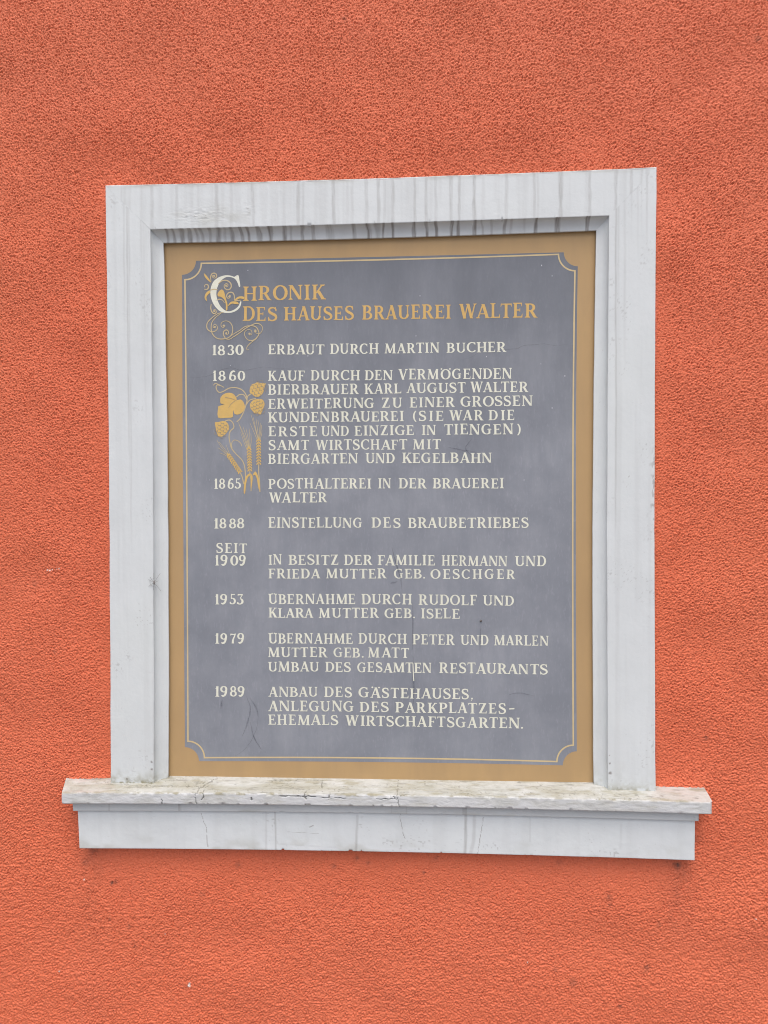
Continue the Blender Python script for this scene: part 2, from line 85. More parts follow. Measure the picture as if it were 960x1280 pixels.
B_TOP = [[-0.62455,-0.05,1.04577],[0.01353,-0.05,1.05313],[0.62726,-0.05,1.05086]]
B_BOT = [[-0.62296,-0.05,1.02309],[0.01343,-0.05,1.03098],[0.62669,-0.05,1.02797]]
A_TOP = [[-0.61661,-0.044,1.03021],[0.01313,-0.044,1.03771],[0.62187,-0.044,1.03558]]
A_BOT = [[-0.61335,-0.044,0.94332],[0.01275,-0.044,0.95073],[0.62144,-0.044,0.94797]]
STREAK = [[-0.5158,0.3,0.00247],[-0.5092,0.35,0.0033],[-0.4992,0.25,0.0033],[-0.4743,0.3,0.00247],[-0.4528,0.5,0.00413],[-0.4017,0.45,0.0033],[-0.3836,0.2,0.00413],[-0.3704,0.3,0.00413],[-0.3573,0.3,0.0033],[-0.3196,0.55,0.00413],[-0.3082,0.2,0.0033],[-0.2902,0.35,0.0033],[-0.2771,0.2,0.0066],[-0.2462,0.6,0.0033],[-0.2234,0.2,0.0066],[-0.1991,0.2,0.0066],[-0.1829,0.35,0.0033],[-0.1538,0.55,0.0033],[-0.1441,0.4,0.00247],[-0.1183,0.2,0.00413],[-0.0829,0.7,0.0033],[-0.0556,0.25,0.0033],[-0.046,0.3,0.0033],[-0.0172,0.45,0.0033],[0.0068,0.6,0.0033],[0.0195,0.35,0.0033],[0.0355,0.6,0.0033],[0.0792,0.65,0.0033],[0.1021,0.6,0.0033],[0.1211,0.4,0.0033],[0.1511,0.55,0.0033],[0.1678,0.6,0.00289],[0.1968,0.75,0.0033],[0.2141,0.2,0.0033],[0.2595,0.4,0.0033],[0.2939,0.2,0.00495],[0.3142,0.5,0.0033],[0.3204,0.3,0.00247],[0.3654,0.75,0.00413],[0.4212,0.6,0.0033],[0.472,0.55,0.0033],[0.5012,0.45,0.00289],[0.5211,0.35,0.00289],[0.5319,0.5,0.0033]]
CSTREAK = [[-0.4255,0.8,0.0033],[-0.4124,0.8,0.00413],[-0.3959,0.9,0.00413],[-0.3796,0.9,0.00413],[-0.3632,0.6,0.0033],[-0.3534,0.7,0.00413],[-0.337,0.8,0.0033],[-0.3207,0.8,0.00495],[-0.3077,0.4,0.0033],[-0.2914,0.9,0.00413],[-0.2719,0.9,0.0033],[-0.2589,0.9,0.0033],[-0.2362,0.9,0.00495],[-0.2136,1,0.00413],[-0.1845,0.9,0.00413],[-0.1716,0.5,0.0033],[-0.149,0.9,0.00413],[-0.1265,0.8,0.00413],[-0.0912,0.5,0.00825],[-0.0433,0.9,0.00413],[-0.0146,1,0.00413],[-0.0116,0.6,0.00495],[0.0051,0.7,0.00495],[0.0152,0.9,0.0033],[0.0352,1,0.0033],[0.0772,1,0.00371],[0.1038,1,0.0033],[0.1217,1,0.00371],[0.1516,1,0.0033],[0.1661,1,0.0033],[0.1978,1,0.00413],[0.2143,0.5,0.00247],[0.232,0.5,0.0033],[0.257,0.8,0.0033],[0.2701,0.4,0.0033],[0.2963,0.3,0.0033],[0.3192,1,0.00413],[0.3616,1,0.00495],[0.4201,1,0.00413]]
LSTREAK = [[-0.5116,0.3,0.003,1.983],[-0.5049,0.4,0.0028,1.696],[-0.5016,0.25,0.003,1.536],[-0.4766,0.3,0.0025,2.047],[-0.47,0.2,0.004,1.76],[-0.4584,0.2,0.003,2.126]]
RSTREAK = [[0.4721,0.5,0.003,1.536],[0.4767,0.25,0.004,1.983],[0.5014,0.4,0.0028,2.174],[0.5137,0.25,0.003,2.12],[0.5214,0.3,0.0025,2.19],[0.5321,0.4,0.003,2.126],[0.4891,0.2,0.004,1.888]]
WALLSPOT = [[-0.55749,0.85995,0.0045,0.8],[-0.54896,0.86351,0.004,0.7],[-0.56337,0.78441,0.004,0.6],[-0.50958,0.72736,0.004,0.5],[-0.36529,0.84164,0.006,0.4],[-0.09136,0.90649,0.005,0.6],[-0.04381,0.92405,0.005,0.6],[-0.021,0.91476,0.004,0.5],[0.0926,0.89957,0.003,0.7],[0.11693,0.9295,0.005,0.4],[0.59672,0.92492,0.008,0.9],[0.59049,0.92796,0.005,0.8],[0.46237,0.85889,0.006,0.6],[0.46395,0.84284,0.005,0.5],[0.53774,0.71624,0.006,0.7],[0.56108,0.80539,0.005,0.5],[0.39137,0.68232,0.008,0.5],[0.48447,0.63862,0.004,0.7],[0.35651,0.70709,0.004,0.5],[-0.28964,0.90495,0.006,0.6],[-0.06111,2.62457,0.005,0.5],[0.65352,1.17935,0.005,0.6],[-0.67487,1.34377,0.004,0.4],[-0.71763,1.485,0.005,0.4],[0.60745,1.00345,0.012,0.4],[-0.61495,0.90206,0.01,0.5],[-0.59592,0.92763,0.012,0.5],[0.63075,0.98002,0.012,0.4],[0.74891,2.55229,0.006,0.5],[-0.52103,0.77056,0.004,0.5],[0.3646,0.92571,0.006,0.4]]
WALLCHIP = [[-0.39545,0.64909,0.0032],[-0.39456,0.65413,0.0022],[-0.67231,0.67006,0.0016],[-0.61706,0.86512,0.0014],[-0.68826,1.51329,0.0016],[-0.68315,1.51263,0.0018],[-0.67802,1.51397,0.0015],[-0.66948,1.51563,0.0013],[-0.66266,1.51664,0.0014],[0.74844,0.82358,0.0014],[0.30086,0.72152,0.0014],[-0.44505,0.75608,0.0012]]
WEB = [-0.45623,-0.035,1.48986]
SCRACK = [[[[-0.3343,0.067],[-0.3459,0.372],[-0.3607,0.679],[-0.3625,0.98],[-0.3642,1.401],[-0.3626,1.9]],0.0016],[[[-0.3493,0.774],[-0.3477,1.318],[-0.3511,1.606]],0.0022],[[[0.0408,0.037],[0.0408,0.487],[0.0391,0.938],[0.0423,1.623],[0.0454,2.121]],0.0015],[[[-0.1115,0.61],[-0.1147,0.212]],0.0016],[[[-0.1084,1.298],[-0.0617,1.338]],0.0014],[[[0.0008,1.366],[0.0375,1.341],[0.0327,1.058]],0.0016],[[[-0.1958,1.215],[-0.1601,1.191],[-0.1213,1.236]],0.002],[[[-0.1406,0.774],[-0.1472,1.254],[-0.1407,1.392]],0.002],[[[-0.2512,1.324],[-0.2496,1.609]],0.003],[[[-0.1439,1.18],[-0.1408,1.463]],0.003],[[[-0.0939,1.003],[-0.0956,1.432]],0.0025],[[[-0.4336,1.947],[-0.4319,1.589]],0.0016],[[[0.0455,0.985],[0.0646,0.875]],0.0012],[[[0.1645,0.226],[0.1629,0.477]],0.001],[[[-0.5245,0.556],[-0.425,0.609],[-0.3427,0.621]],0.0008],[[[-0.0986,0.129],[-0.1389,0.124],[-0.2281,0.166]],0.001]]
ACRACK = [[[[-0.3591,1.0209],[-0.3543,1.0046],[-0.3478,0.9899],[-0.3464,0.9523]],0.0009,0.8],[[[0.0451,1.0354],[0.0466,1.0129],[0.0513,0.9904],[0.0545,0.9791]],0.0009,0.8],[[[0.2108,1.0243],[0.206,0.9937],[0.1995,0.9518]],0.001,0.75],[[[-0.0403,1.0224],[-0.0421,0.9884],[-0.0439,0.951]],0.0045,0.28],[[[-0.2076,1.0304],[-0.2063,0.993],[-0.2065,0.9505]],0.003,0.35],[[[-0.2257,1.0301],[-0.2262,0.9517]],0.004,0.16],[[[0.1759,1.0284],[0.1758,0.985],[0.1741,0.9512]],0.005,0.4],[[[0.1933,1.0255],[0.1916,0.9773],[0.1852,0.9515]],0.006,0.2],[[[-0.1295,1.0011],[-0.1377,0.9977]],0.0014,0.7],[[[-0.1818,0.987],[-0.1199,0.985]],0.001,0.35],[[[-0.2065,0.962],[-0.0843,0.9582]],0.001,0.2],[[[0.3023,1.0246],[0.3022,0.9798]],0.004,0.14],[[[0.4803,1.0155],[0.4787,0.9679]],0.004,0.1]]
WALLX = [-0.8,0.779,0.57,2.671]

WALL_Y = -0.019          # face of the rendered wall; the painted board lies 9 mm behind it
BOARD_Y = -0.010
rng = random.Random(7)
nrng = np.random.default_rng(11)

# ---------------------------------------------------------------- helpers
def tag(o, label=None, cat=None, group=None, kind=None):
    if label: o['label'] = label
    if cat: o['category'] = cat
    if group: o['group'] = group
    if kind: o['kind'] = kind
    return o

def empty(name, loc):
    o = bpy.data.objects.new(name, None)
    o.location = loc
    o.empty_display_size = 0.05
    scene.collection.objects.link(o)
    return o

def link(name, me, mat, parent=None):
    o = bpy.data.objects.new(name, me)
    me.materials.append(mat)
    scene.collection.objects.link(o)
    if parent:
        o.parent = parent
        p, loc = parent, Vector((0, 0, 0))
        while p:
            loc += p.location
            p = p.parent
        o.location = -loc             # meshes are modelled in world coordinates
        # then give the child a sensible origin of its own
        if me.vertices:
            n = len(me.vertices)
            co = np.empty(n * 3, 'f'); me.vertices.foreach_get('co', co)
            co = co.reshape(-1, 3)
            c = (co.min(0) + co.max(0)) / 2
            me.vertices.foreach_set('co', (co - c).ravel())
            o.location = Vector(c.tolist()) - loc
            me.update()
    return o

class MB:
    """collects shapes (lists of points and faces) for one mesh"""
    def __init__(self): self.v = []; self.f = []; self.k = 0
    def flat(self, verts, faces, y, step=0.000012, dome=0):
        y = BOARD_Y + y - self.k * step; self.k = (self.k + 1) % 14
        b = len(self.v)
        self.v += [(p[0], y, p[1]) for p in verts]
        self.f += [tuple(b + i for i in f) for f in faces]
    def solid(self, verts, faces):
        b = len(self.v)
        self.v += [tuple(p) for p in verts]
        self.f += [tuple(b + i for i in f) for f in faces]
    def build(self, name, mat, parent=None, smooth=False):
        me = bpy.data.meshes.new(name)
        me.from_pydata(self.v, [], self.f)
        if smooth: me.polygons.foreach_set('use_smooth', [True] * len(me.polygons))
        me.update()
        return link(name, me, mat, parent)

def catmull(pts, n=6, closed=False):
    P = [np.array(p, float) for p in pts]
    out = []
    m = len(P)
    for i in range(m if closed else m - 1):
        p1, p2 = P[i], P[(i + 1) % m]
        p0 = P[i - 1] if (i > 0 or closed) else 2 * p1 - p2
        p3 = P[(i + 2) % m] if (i + 2 < m or closed) else 2 * p2 - p1
        for k in range(n):
            t = k / n
            out.append(0.5 * ((2 * p1) + (-p0 + p2) * t + (2 * p0 - 5 * p1 + 4 * p2 - p3) * t * t + (-p0 + 3 * p1 - 3 * p2 + p3) * t ** 3))
    if not closed: out.append(P[-1])
    return out

def ribbon(pts, w):
    """strip along pts; w one width or one per point -> verts, faces"""
    P = [np.array(p, float) for p in pts]
    n = len(P)
    ws = [w] * n if np.isscalar(w) else list(w)
    V = []
    for i in range(n):
        a = P[max(i - 1, 0)]; b = P[min(i + 1, n - 1)]
        t = b - a; t = t / (np.hypot(*t) + 1e-12)
        nn = np.array([-t[1], t[0]])
        V.append(P[i] + nn * ws[i] / 2); V.append(P[i] - nn * ws[i] / 2)
    F = [(2 * i, 2 * i + 1, 2 * i + 3, 2 * i + 2) for i in range(n - 1)]
    return V, F

def poly(pts):
    return [np.array(p, float) for p in pts], [tuple(range(len(pts)))]

def disc(c, r, n=12, ry=None, a=0):
    ry = ry or r
    ca, sa = math.cos(a), math.sin(a)
    pts = []
    for i in range(n):
        t = 2 * math.pi * i / n
        x, y = r * math.cos(t), ry * math.sin(t)
        pts.append((c[0] + x * ca - y * sa, c[1] + x * sa + y * ca))
    return poly(pts)

_lat = {}
def vnoise(x, y, sx, sy, seed=0):
    """smooth value noise in 0..1 on arrays x, y with cell size sx, sy"""
    if seed not in _lat: _lat[seed] = np.random.default_rng(1000 + seed).random((256, 256))
    L = _lat[seed]
    u, v = np.asarray(x) / sx + 57.3, np.asarray(y) / sy + 31.7
    iu, iv = np.floor(u).astype(int), np.floor(v).astype(int)
    fu, fv = u - iu, v - iv
    fu, fv = fu * fu * (3 - 2 * fu), fv * fv * (3 - 2 * fv)
    g = lambda a, b: L[a % 256, b % 256]
    return (g(iu, iv) * (1 - fu) + g(iu + 1, iv) * fu) * (1 - fv) + (g(iu, iv + 1) * (1 - fu) + g(iu + 1, iv + 1) * fu) * fv

def fbm(x, y, sx, sy, seed=0, o=3):
    t = 0; a = 1; s = 0
    for k in range(o):
        t = t + a * vnoise(x, y, sx / 2 ** k, sy / 2 ** k, seed + k); s += a; a *= .55
    return t / s

def smooth01(a, b, x):
    t = np.clip((x - a) / (b - a), 0, 1)
    return t * t * (3 - 2 * t)

def dist_poly(U, V, pts):
    """distance of every (U,V) to the polyline pts"""
    D = np.full(U.shape, 1e9)
    for (ax, ay), (bx, by) in zip(pts[:-1], pts[1:]):
        dx, dy = bx - ax, by - ay
        t = np.clip(((U - ax) * dx + (V - ay) * dy) / (dx * dx + dy * dy + 1e-15), 0, 1)
        D = np.minimum(D, np.hypot(U - ax - t * dx, V - ay - t * dy))
    return D

def quad3(P, n):
    a, m, b = [np.array(p, float) for p in P]
    tm = np.linalg.norm(m - a) / np.linalg.norm(b - a)
    t = np.linspace(0, 1, n)[:, None]
    return a * (t - tm) * (t - 1) / tm + m * t * (t - 1) / (tm * (tm - 1)) + b * t * (t - tm) / (1 - tm)

def rows_between(keys, counts, rounds, cove=None):
    """keys: list of (n,3) lines; counts: rows per span; rounds: arris radius per key"""
    out = []
    for i in range(len(keys) - 1):
        A, B = keys[i].copy(), keys[i + 1].copy()
        L = np.linalg.norm(B - A, axis=1)[:, None] + 1e-9
        d_ = (B - A) / L
        A2 = A + d_ * rounds[i]; B2 = B - d_ * rounds[i + 1]
        if i > 0 and rounds[i] > 0:
            C0 = keys[i - 1]; dp = (C0 - A) / (np.linalg.norm(C0 - A, axis=1)[:, None] + 1e-9)
            Pp = A + dp * rounds[i]
            out.append(0.25 * Pp + 0.5 * A + 0.25 * A2)
        for k in range(counts[i] + 1):
            t = k / counts[i]
            if k == 0 and i > 0 and rounds[i] == 0: continue
            if i == cove:                # hollow moulding: steep at the arris, flat towards the board
                a_ = t * math.pi / 2
                Q = A2 + (B2 - A2) * (1 - math.cos(a_)); Q[:, 1] = (A2 + (B2 - A2) * math.sin(a_))[:, 1]
                out.append(Q)
            else:
                out.append(A2 * (1 - t) + B2 * t)
    return np.stack(out)            # (rows, n, 3)

def grid_mesh(name, G, attrs=None, close=True, smooth=True):
    """mesh from a (rows, n, 3) array, rows wrapped into a closed tube with end caps"""
    r, n = G.shape[:2]
    idx = np.arange(r * n).reshape(r, n)
    nxt = np.roll(idx, -1, 0) if close else idx[1:]
    cur = idx if close else idx[:-1]
    q = np.stack([cur[:, :-1], cur[:, 1:], nxt[:, 1:], nxt[:, :-1]], -1).reshape(-1, 4)
    me = bpy.data.meshes.new(name)
    nf = len(q); caps = 2 if close else 0
    V = G.reshape(-1, 3)
    if close: V = np.vstack([V, G[:, 0], G[:, -1]])          # end caps get vertices of their own, so they do not bend the shading
    me.vertices.add(len(V)); me.vertices.foreach_set('co', V.astype('f').ravel())
    me.loops.add(nf * 4 + caps * r); me.polygons.add(nf + caps)
    li = q.ravel(); ls = np.arange(nf) * 4
    if close:
        li = np.concatenate([li, r * n + r + np.arange(r)[::-1], r * n + np.arange(r)])
        ls = np.concatenate([ls, [nf * 4, nf * 4 + r]])
        attrs = {k: np.concatenate([np.asarray(a).ravel(), np.asarray(a)[:, 0], np.asarray(a)[:, -1]]) for k, a in (attrs or {}).items()}
    me.loops.foreach_set('vertex_index', li.astype('i'))
    me.polygons.foreach_set('loop_start', ls.astype('i'))
    sm = np.full(nf + caps, smooth); sm[nf:] = False
    me.polygons.foreach_set('use_smooth', sm)
    me.update(calc_edges=True)
    for k, a in (attrs or {}).items():
        at = me.attributes.new(k, 'FLOAT', 'POINT')
        at.data.foreach_set('value', np.clip(a, 0, 1).astype('f').ravel())
    return me

# ---------------------------------------------------------------- materials
def new_mat(name):
    m = bpy.data.materials.new(name)
    m.use_nodes = True
    nt = m.node_tree
    b = next(n for n in nt.nodes if n.type == 'BSDF_PRINCIPLED')
    return m, nt, b

def node(nt, t, **kw):
    n = nt.nodes.new(t)
    for k, v in kw.items():
        if k in n.inputs: n.inputs[k].default_value = v
        else: setattr(n, k, v)
    return n

def noise(nt, scale, detail=4, rough=.55, vec=None, stretch=None):
    n = node(nt, 'ShaderNodeTexNoise')
    n.inputs['Scale'].default_value = scale; n.inputs['Detail'].default_value = detail; n.inputs['Roughness'].default_value = rough
    g = node(nt, 'ShaderNodeNewGeometry')
    src = g.outputs['Position']
    if stretch:
        mp = node(nt, 'ShaderNodeMapping'); mp.inputs['Scale'].default_value = stretch
        nt.links.new(src, mp.inputs['Vector']); src = mp.outputs[0]
    nt.links.new(src, n.inputs['Vector'])
    return n.outputs['Fac']

def ramp(nt, fac, lo, hi, a=0., b=1.):
    n = node(nt, 'ShaderNodeMapRange')
    n.inputs['From Min'].default_value = lo; n.inputs['From Max'].default_value = hi
    n.inputs['To Min'].default_value = a; n.inputs['To Max'].default_value = b
    nt.links.new(fac, n.inputs['Value'])
    return n.outputs[0]

def mixc(nt, fac, a, b, mode='MIX'):
    n = node(nt, 'ShaderNodeMix', data_type='RGBA', blend_type=mode)
    for sock, v in ((n.inputs[0], fac), (n.inputs[6], a), (n.inputs[7], b)):
        if isinstance(v, (int, float)): sock.default_value = v
        elif isinstance(v, tuple): sock.default_value = v if len(v) == 4 else (*v, 1)
        else: nt.links.new(v, sock)
    return n.outputs[2]

def math_(nt, op, a, b):
    n = node(nt, 'ShaderNodeMath', operation=op)
    for s, v in zip(n.inputs, (a, b)):
        if isinstance(v, (int, float)): s.default_value = v
        else: nt.links.new(v, s)
    return n.outputs[0]

def attr(nt, name):
    n = node(nt, 'ShaderNodeAttribute'); n.attribute_name = name
    return n.outputs['Fac']

def bump(nt, b, h, strength, dist):
    n = node(nt, 'ShaderNodeBump'); n.inputs['Strength'].default_value = strength; n.inputs['Distance'].default_value = dist
    nt.links.new(h, n.inputs['Height']); nt.links.new(n.outputs[0], b.inputs['Normal'])

# orange render
M_WALL, nt, b = new_mat('orange_render')
c = mixc(nt, ramp(nt, noise(nt, 2.2, 5), .35, .68), (0.650, 0.159, 0.071), (0.66, 0.152, 0.065))
c = mixc(nt, ramp(nt, noise(nt, 7, 6, .65), .48, .75, 0, .22), c, (0.60, 0.150, 0.082))
c = mixc(nt, ramp(nt, noise(nt, 240, 3, .6), .40, .70, 0, .38), c, (0.76, 0.215, 0.12))
c = mixc(nt, ramp(nt, noise(nt, 1.1, 3), .50, .72, 0, .20), c, (0.63, 0.165, 0.093))
c = mixc(nt, ramp(nt, noise(nt, 48, 4, .7), .68, .80, 0, .18), c, (0.32, 0.085, 0.05))
c = mixc(nt, math_(nt, 'MULTIPLY', attr(nt, 'fresh'), .30), c, (0.67, 0.140, 0.062))
c = mixc(nt, math_(nt, 'MULTIPLY', attr(nt, 'grime'), .85), c, (0.085, 0.05, 0.038))
c = mixc(nt, attr(nt, 'chip'), c, (0.72, 0.62, 0.55))
nt.links.new(c, b.inputs['Base Color'])
b.inputs['Roughness'].default_value = .66
b.inputs['Specular IOR Level'].default_value = .34
bump(nt, b, noise(nt, 300, 4, .7), .75, .0022)

# white painted stone
def white_mat(name, base, streaky):
    m, nt, b = new_mat(name)
    c = mixc(nt, ramp(nt, noise(nt, 9, 5, .6), .35, .7), base, tuple(v * .93 for v in base))
    c = mixc(nt, ramp(nt, noise(nt, 60, 4, .6, stretch=(1, 1, streaky)), .55, .85, 0, .13), c, tuple(v * .86 for v in base))
    c = mixc(nt, ramp(nt, noise(nt, 3, 3, .5), .5, .75, 0, .3), c, (base[0] * .94, base[1] * .95, base[2] * .90))
    c = mixc(nt, ramp(nt, noise(nt, 170, 2), .70, .76, 0, .22), c, (0.30, 0.28, 0.25))
    c = mixc(nt, attr(nt, 'moss'), c, (0.215, 0.195, 0.10))
    c = mixc(nt, attr(nt, 'grime'), c, (0.135, 0.115, 0.095))
    nt.links.new(c, b.inputs['Base Color'])
    b.inputs['Roughness'].default_value = .55
    b.inputs['Specular IOR Level'].default_value = .35
    h = math_(nt, 'ADD', noise(nt, 110, 4, .6), math_(nt, 'MULTIPLY', noise(nt, 26, 3), 1.5))
    bump(nt, b, h, .16, .0022)
    return m
M_WHITE = white_mat('white_masonry_paint', (0.590, 0.628, 0.618), .06)
M_APRON = white_mat('white_apron_paint', (0.600, 0.640, 0.632), .2)
M_SILL, nt, b = new_mat('weathered_white_sill')
c = mixc(nt, ramp(nt, noise(nt, 30, 6, .7), .35, .70), (0.470, 0.482, 0.455), (0.375, 0.385, 0.345))
c = mixc(nt, ramp(nt, noise(nt, 150, 5, .7, stretch=(.35, 1, 1)), .50, .72, 0, .65), c, (0.27, 0.262, 0.21))
c = mixc(nt, attr(nt, 'clean'), c, (0.535, 0.555, 0.553))
c = mixc(nt, attr(nt, 'pink'), c, (0.40, 0.335, 0.30))
c = mixc(nt, attr(nt, 'moss'), c, (0.20, 0.175, 0.075))
c = mixc(nt, attr(nt, 'grime'), c, (0.055, 0.05, 0.035))
nt.links.new(c, b.inputs['Base Color'])
b.inputs['Roughness'].default_value = .8
bump(nt, b, math_(nt, 'ADD', noise(nt, 190, 5, .7), noise(nt, 60, 4)), .35, .0018)

# painted board
def paint(name, base, dark, scale=40, rough=.6, streak=True, worn=None):
    m, nt, b = new_mat(name)
    c = mixc(nt, ramp(nt, noise(nt, scale, 5, .6, stretch=(1, 1, .22) if streak else None), .35, .7), base, dark)
    c = mixc(nt, ramp(nt, noise(nt, 6, 4), .42, .7, 0, .5), c, tuple(v * .88 for v in base))
    if worn: c = mixc(nt, ramp(nt, noise(nt, 330, 4, .7), .58, .74, 0, worn[1]), c, worn[0])
    nt.links.new(c, b.inputs['Base Color'])
    b.inputs['Roughness'].default_value = rough
    b.inputs['Specular IOR Level'].default_value = .3
    bump(nt, b, noise(nt, 150, 4, .6), .12, .001)
    return m
GREY = (0.228, 0.246, 0.270)
M_GOLDFIELD = paint('ochre_paint', (0.428, 0.288, 0.136), (0.385, 0.262, 0.130), 30)
M_GREY, nt, b = new_mat('slate_grey_paint')
c = mixc(nt, ramp(nt, noise(nt, 60, 6, .65, stretch=(1, 1, .15)), .35, .68), GREY, (0.260, 0.276, 0.298))
c = mixc(nt, ramp(nt, noise(nt, 7, 6, .65), .38, .66, 0, .85), c, (0.182, 0.198, 0.220))
c = mixc(nt, ramp(nt, noise(nt, 260, 3, .6, stretch=(1, 1, .3)), .56, .78, 0, .35), c, (0.33, 0.335, 0.37))
c = mixc(nt, ramp(nt, noise(nt, 90, 5, .75), .62, .78, 0, .45), c, (0.20, 0.205, 0.23))
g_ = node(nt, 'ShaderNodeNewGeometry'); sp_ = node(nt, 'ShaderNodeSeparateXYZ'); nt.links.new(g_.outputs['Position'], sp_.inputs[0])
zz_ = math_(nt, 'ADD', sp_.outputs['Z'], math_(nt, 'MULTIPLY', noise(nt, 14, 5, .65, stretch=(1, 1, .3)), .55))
c = mixc(nt, ramp(nt, zz_, 1.98, 2.48, 0, .72), c, (0.112, 0.123, 0.138))      # lintel shade put into the grey: darker high on the board, in ragged streaks
nt.links.new(c, b.inputs['Base Color'])
b.inputs['Roughness'].default_value = .55
b.inputs['Specular IOR Level'].default_value = .3
bump(nt, b, noise(nt, 180, 4, .6, stretch=(1, 1, .5)), .16, .001)
M_CREAM = paint('cream_lettering', (0.69, 0.70, 0.575), (0.63, 0.64, 0.52), 60, .5, False, ((0.42, 0.42, 0.42), .45))
M_GOLD = paint('gold_lettering', (0.60, 0.395, 0.130), (0.54, 0.35, 0.125), 60, .5, False, ((0.38, 0.31, 0.24), .45))
M_GOLDLINE = paint('pale_gold_line', (0.58, 0.46, 0.245), (0.52, 0.41, 0.23), 60, .5, False)
M_ORN = paint('gold_ornament', (0.61, 0.41, 0.13), (0.54, 0.37, 0.125), 80, .5, False, ((0.44, 0.36, 0.25), .45))
M_ORNTHIN = paint('faded_gold_ornament', (0.50, 0.405, 0.225), (0.45, 0.37, 0.22), 80, .5, False, ((0.34, 0.31, 0.27), .5))
M_OUTLINE = paint('ornament_outline', (0.30, 0.25, 0.17), (0.27, 0.24, 0.19), 80, .6, False)

def translucent(name, col, alpha, scale):
    m, nt, b = new_mat(name)
    b.inputs['Base Color'].default_value = (*col, 1)
    b.inputs['Roughness'].default_value = .8
    a = math_(nt, 'MULTIPLY', attr(nt, 'fade'), ramp(nt, noise(nt, scale, 4, .7), .3, .62, alpha * .35, alpha))
    nt.links.new(a, b.inputs['Alpha'])
    return m
M_CRACK = translucent('crack_line', (0.09, 0.09, 0.105), .30, 120)
M_SMEAR = translucent('grey_run_mark', (0.11, 0.12, 0.15), .26, 70)
M_SPECK, nt, b = new_mat('pale_fleck'); b.inputs['Base Color'].default_value = (0.55, 0.55, 0.58, 1)
M_RUST, nt, b = new_mat('dark_nail'); b.inputs['Base Color'].default_value = (0.10, 0.09, 0.085, 1); b.inputs['Roughness'].default_value = .6
M_WEB, nt, b = new_mat('dusty_web'); b.inputs['Base Color'].default_value = (0.20, 0.19, 0.18, 1); b.inputs['Roughness'].default_value = .9
M_GROUND, nt, b = new_mat('grey_paving')
nt.links.new(mixc(nt, ramp(nt, noise(nt, 6, 6, .6), .3, .7), (0.19, 0.185, 0.18), (0.23, 0.225, 0.22)), b.inputs['Base Color'])
b.inputs['Roughness'].default_value = .9

# ---------------------------------------------------------------- the ground (out of frame below, it bounces light)
mb = MB()
mb.solid([(-60, -60, 0), (60, -60, 0), (60, 60, 0), (-60, 60, 0)], [(0, 1, 2, 3)])
tag(mb.build('ground', M_GROUND), kind='structure')

# ---------------------------------------------------------------- the rendered wall
STEP = 0.0013
fx = np.arange(-1.0, 1.0, STEP); fz = np.arange(0.42, 2.86, STEP)
def band(shape, wl, bw, ax, az, seed):
    r = np.random.default_rng(seed)
    F = np.fft.rfft2(r.standard_normal(shape))
    kz = np.fft.fftfreq(shape[0], STEP)[:, None] * az
    kx = np.fft.rfftfreq(shape[1], STEP)[None, :] * ax
    k = np.hypot(kx, kz) * wl
    F *= np.exp(-((np.log(np.maximum(k, 1e-6))) / bw) ** 2)
    n = np.fft.irfft2(F, shape)
    return n / n.std()
shp = (len(fz), len(fx))
n1 = band(shp, .0076, .75, .82, 1.06, 1)
n2 = band(shp, .0042, .50, .88, 1.06, 2)
n3 = band(shp, .022, .5, 1.1, 1.0, 3)
n4 = band(shp, .22, .5, 1, 1, 4)
FXX, FZZ = np.meshgrid(fx, fz)
rough_map = np.clip(1 + .04 * n4, .85, 1.15)
lowz = smooth01(1.25, .85, FZZ)                                    # broader, rounder lumps low on the wall
hgt = (.66 * n1 + (.50 - .10 * lowz) * n2 + (.16 + .08 * lowz) * n3)
hgt = np.where(hgt < -.3, -.3 + (hgt + .3) * 1.7, hgt)         # sharper pits
hgt = np.where(hgt > .3, .3 + (hgt - .3) * .6, hgt)               # trowelled tops
fl, fr = -0.545, 0.548
ds = np.maximum(np.maximum(fl - FXX, FXX - fr), 0)                # distance beside the surround
beside = (FZZ > 1.0) & (FZZ < 2.30)
amp = np.where(beside, .60 + .40 * smooth01(0, .045, ds), 1.0)
below = smooth01(.78, .94, FZZ) * smooth01(1.10, 1.0, FZZ) * smooth01(.68, .54, np.abs(FXX))   # trowelled flatter right under the sill
amp = amp * (1 - .5 * below)
edge = np.minimum(np.minimum(FXX + 1.0, 1.0 - FXX), np.minimum(FZZ - .42, 2.86 - FZZ))
fade = smooth01(0, .08, edge)
H = hgt * amp * rough_map * (.00100 + .00014 * lowz) * fade
lip = np.where(beside & (ds > 0), .002 * np.exp(-(ds / .02) ** 2), 0)
H = H + .0012 * n4 * fade
H = H + .0036 * np.exp(-((FZZ - 1.074) / .018) ** 2) * smooth01(0, .02, ds) * smooth01(.665, .615, np.abs(FXX))          # plaster dressed up against the sill ends
cx = np.concatenate([np.linspace(-4, -1.0, 40)[:-1], fx, np.linspace(fx[-1], 4, 40)[1:]])
cz = np.concatenate([np.linspace(0.0, .42, 12)[:-1], fz, np.linspace(fz[-1], 5, 30)[1:]])
i0, j0 = 11, 39
XX, ZZ = np.meshgrid(cx, cz)
YY = np.full(XX.shape, WALL_Y)
YY[i0:i0 + shp[0], j0:j0 + shp[1]] -= H
grime = np.zeros(XX.shape); chip = np.zeros(XX.shape)
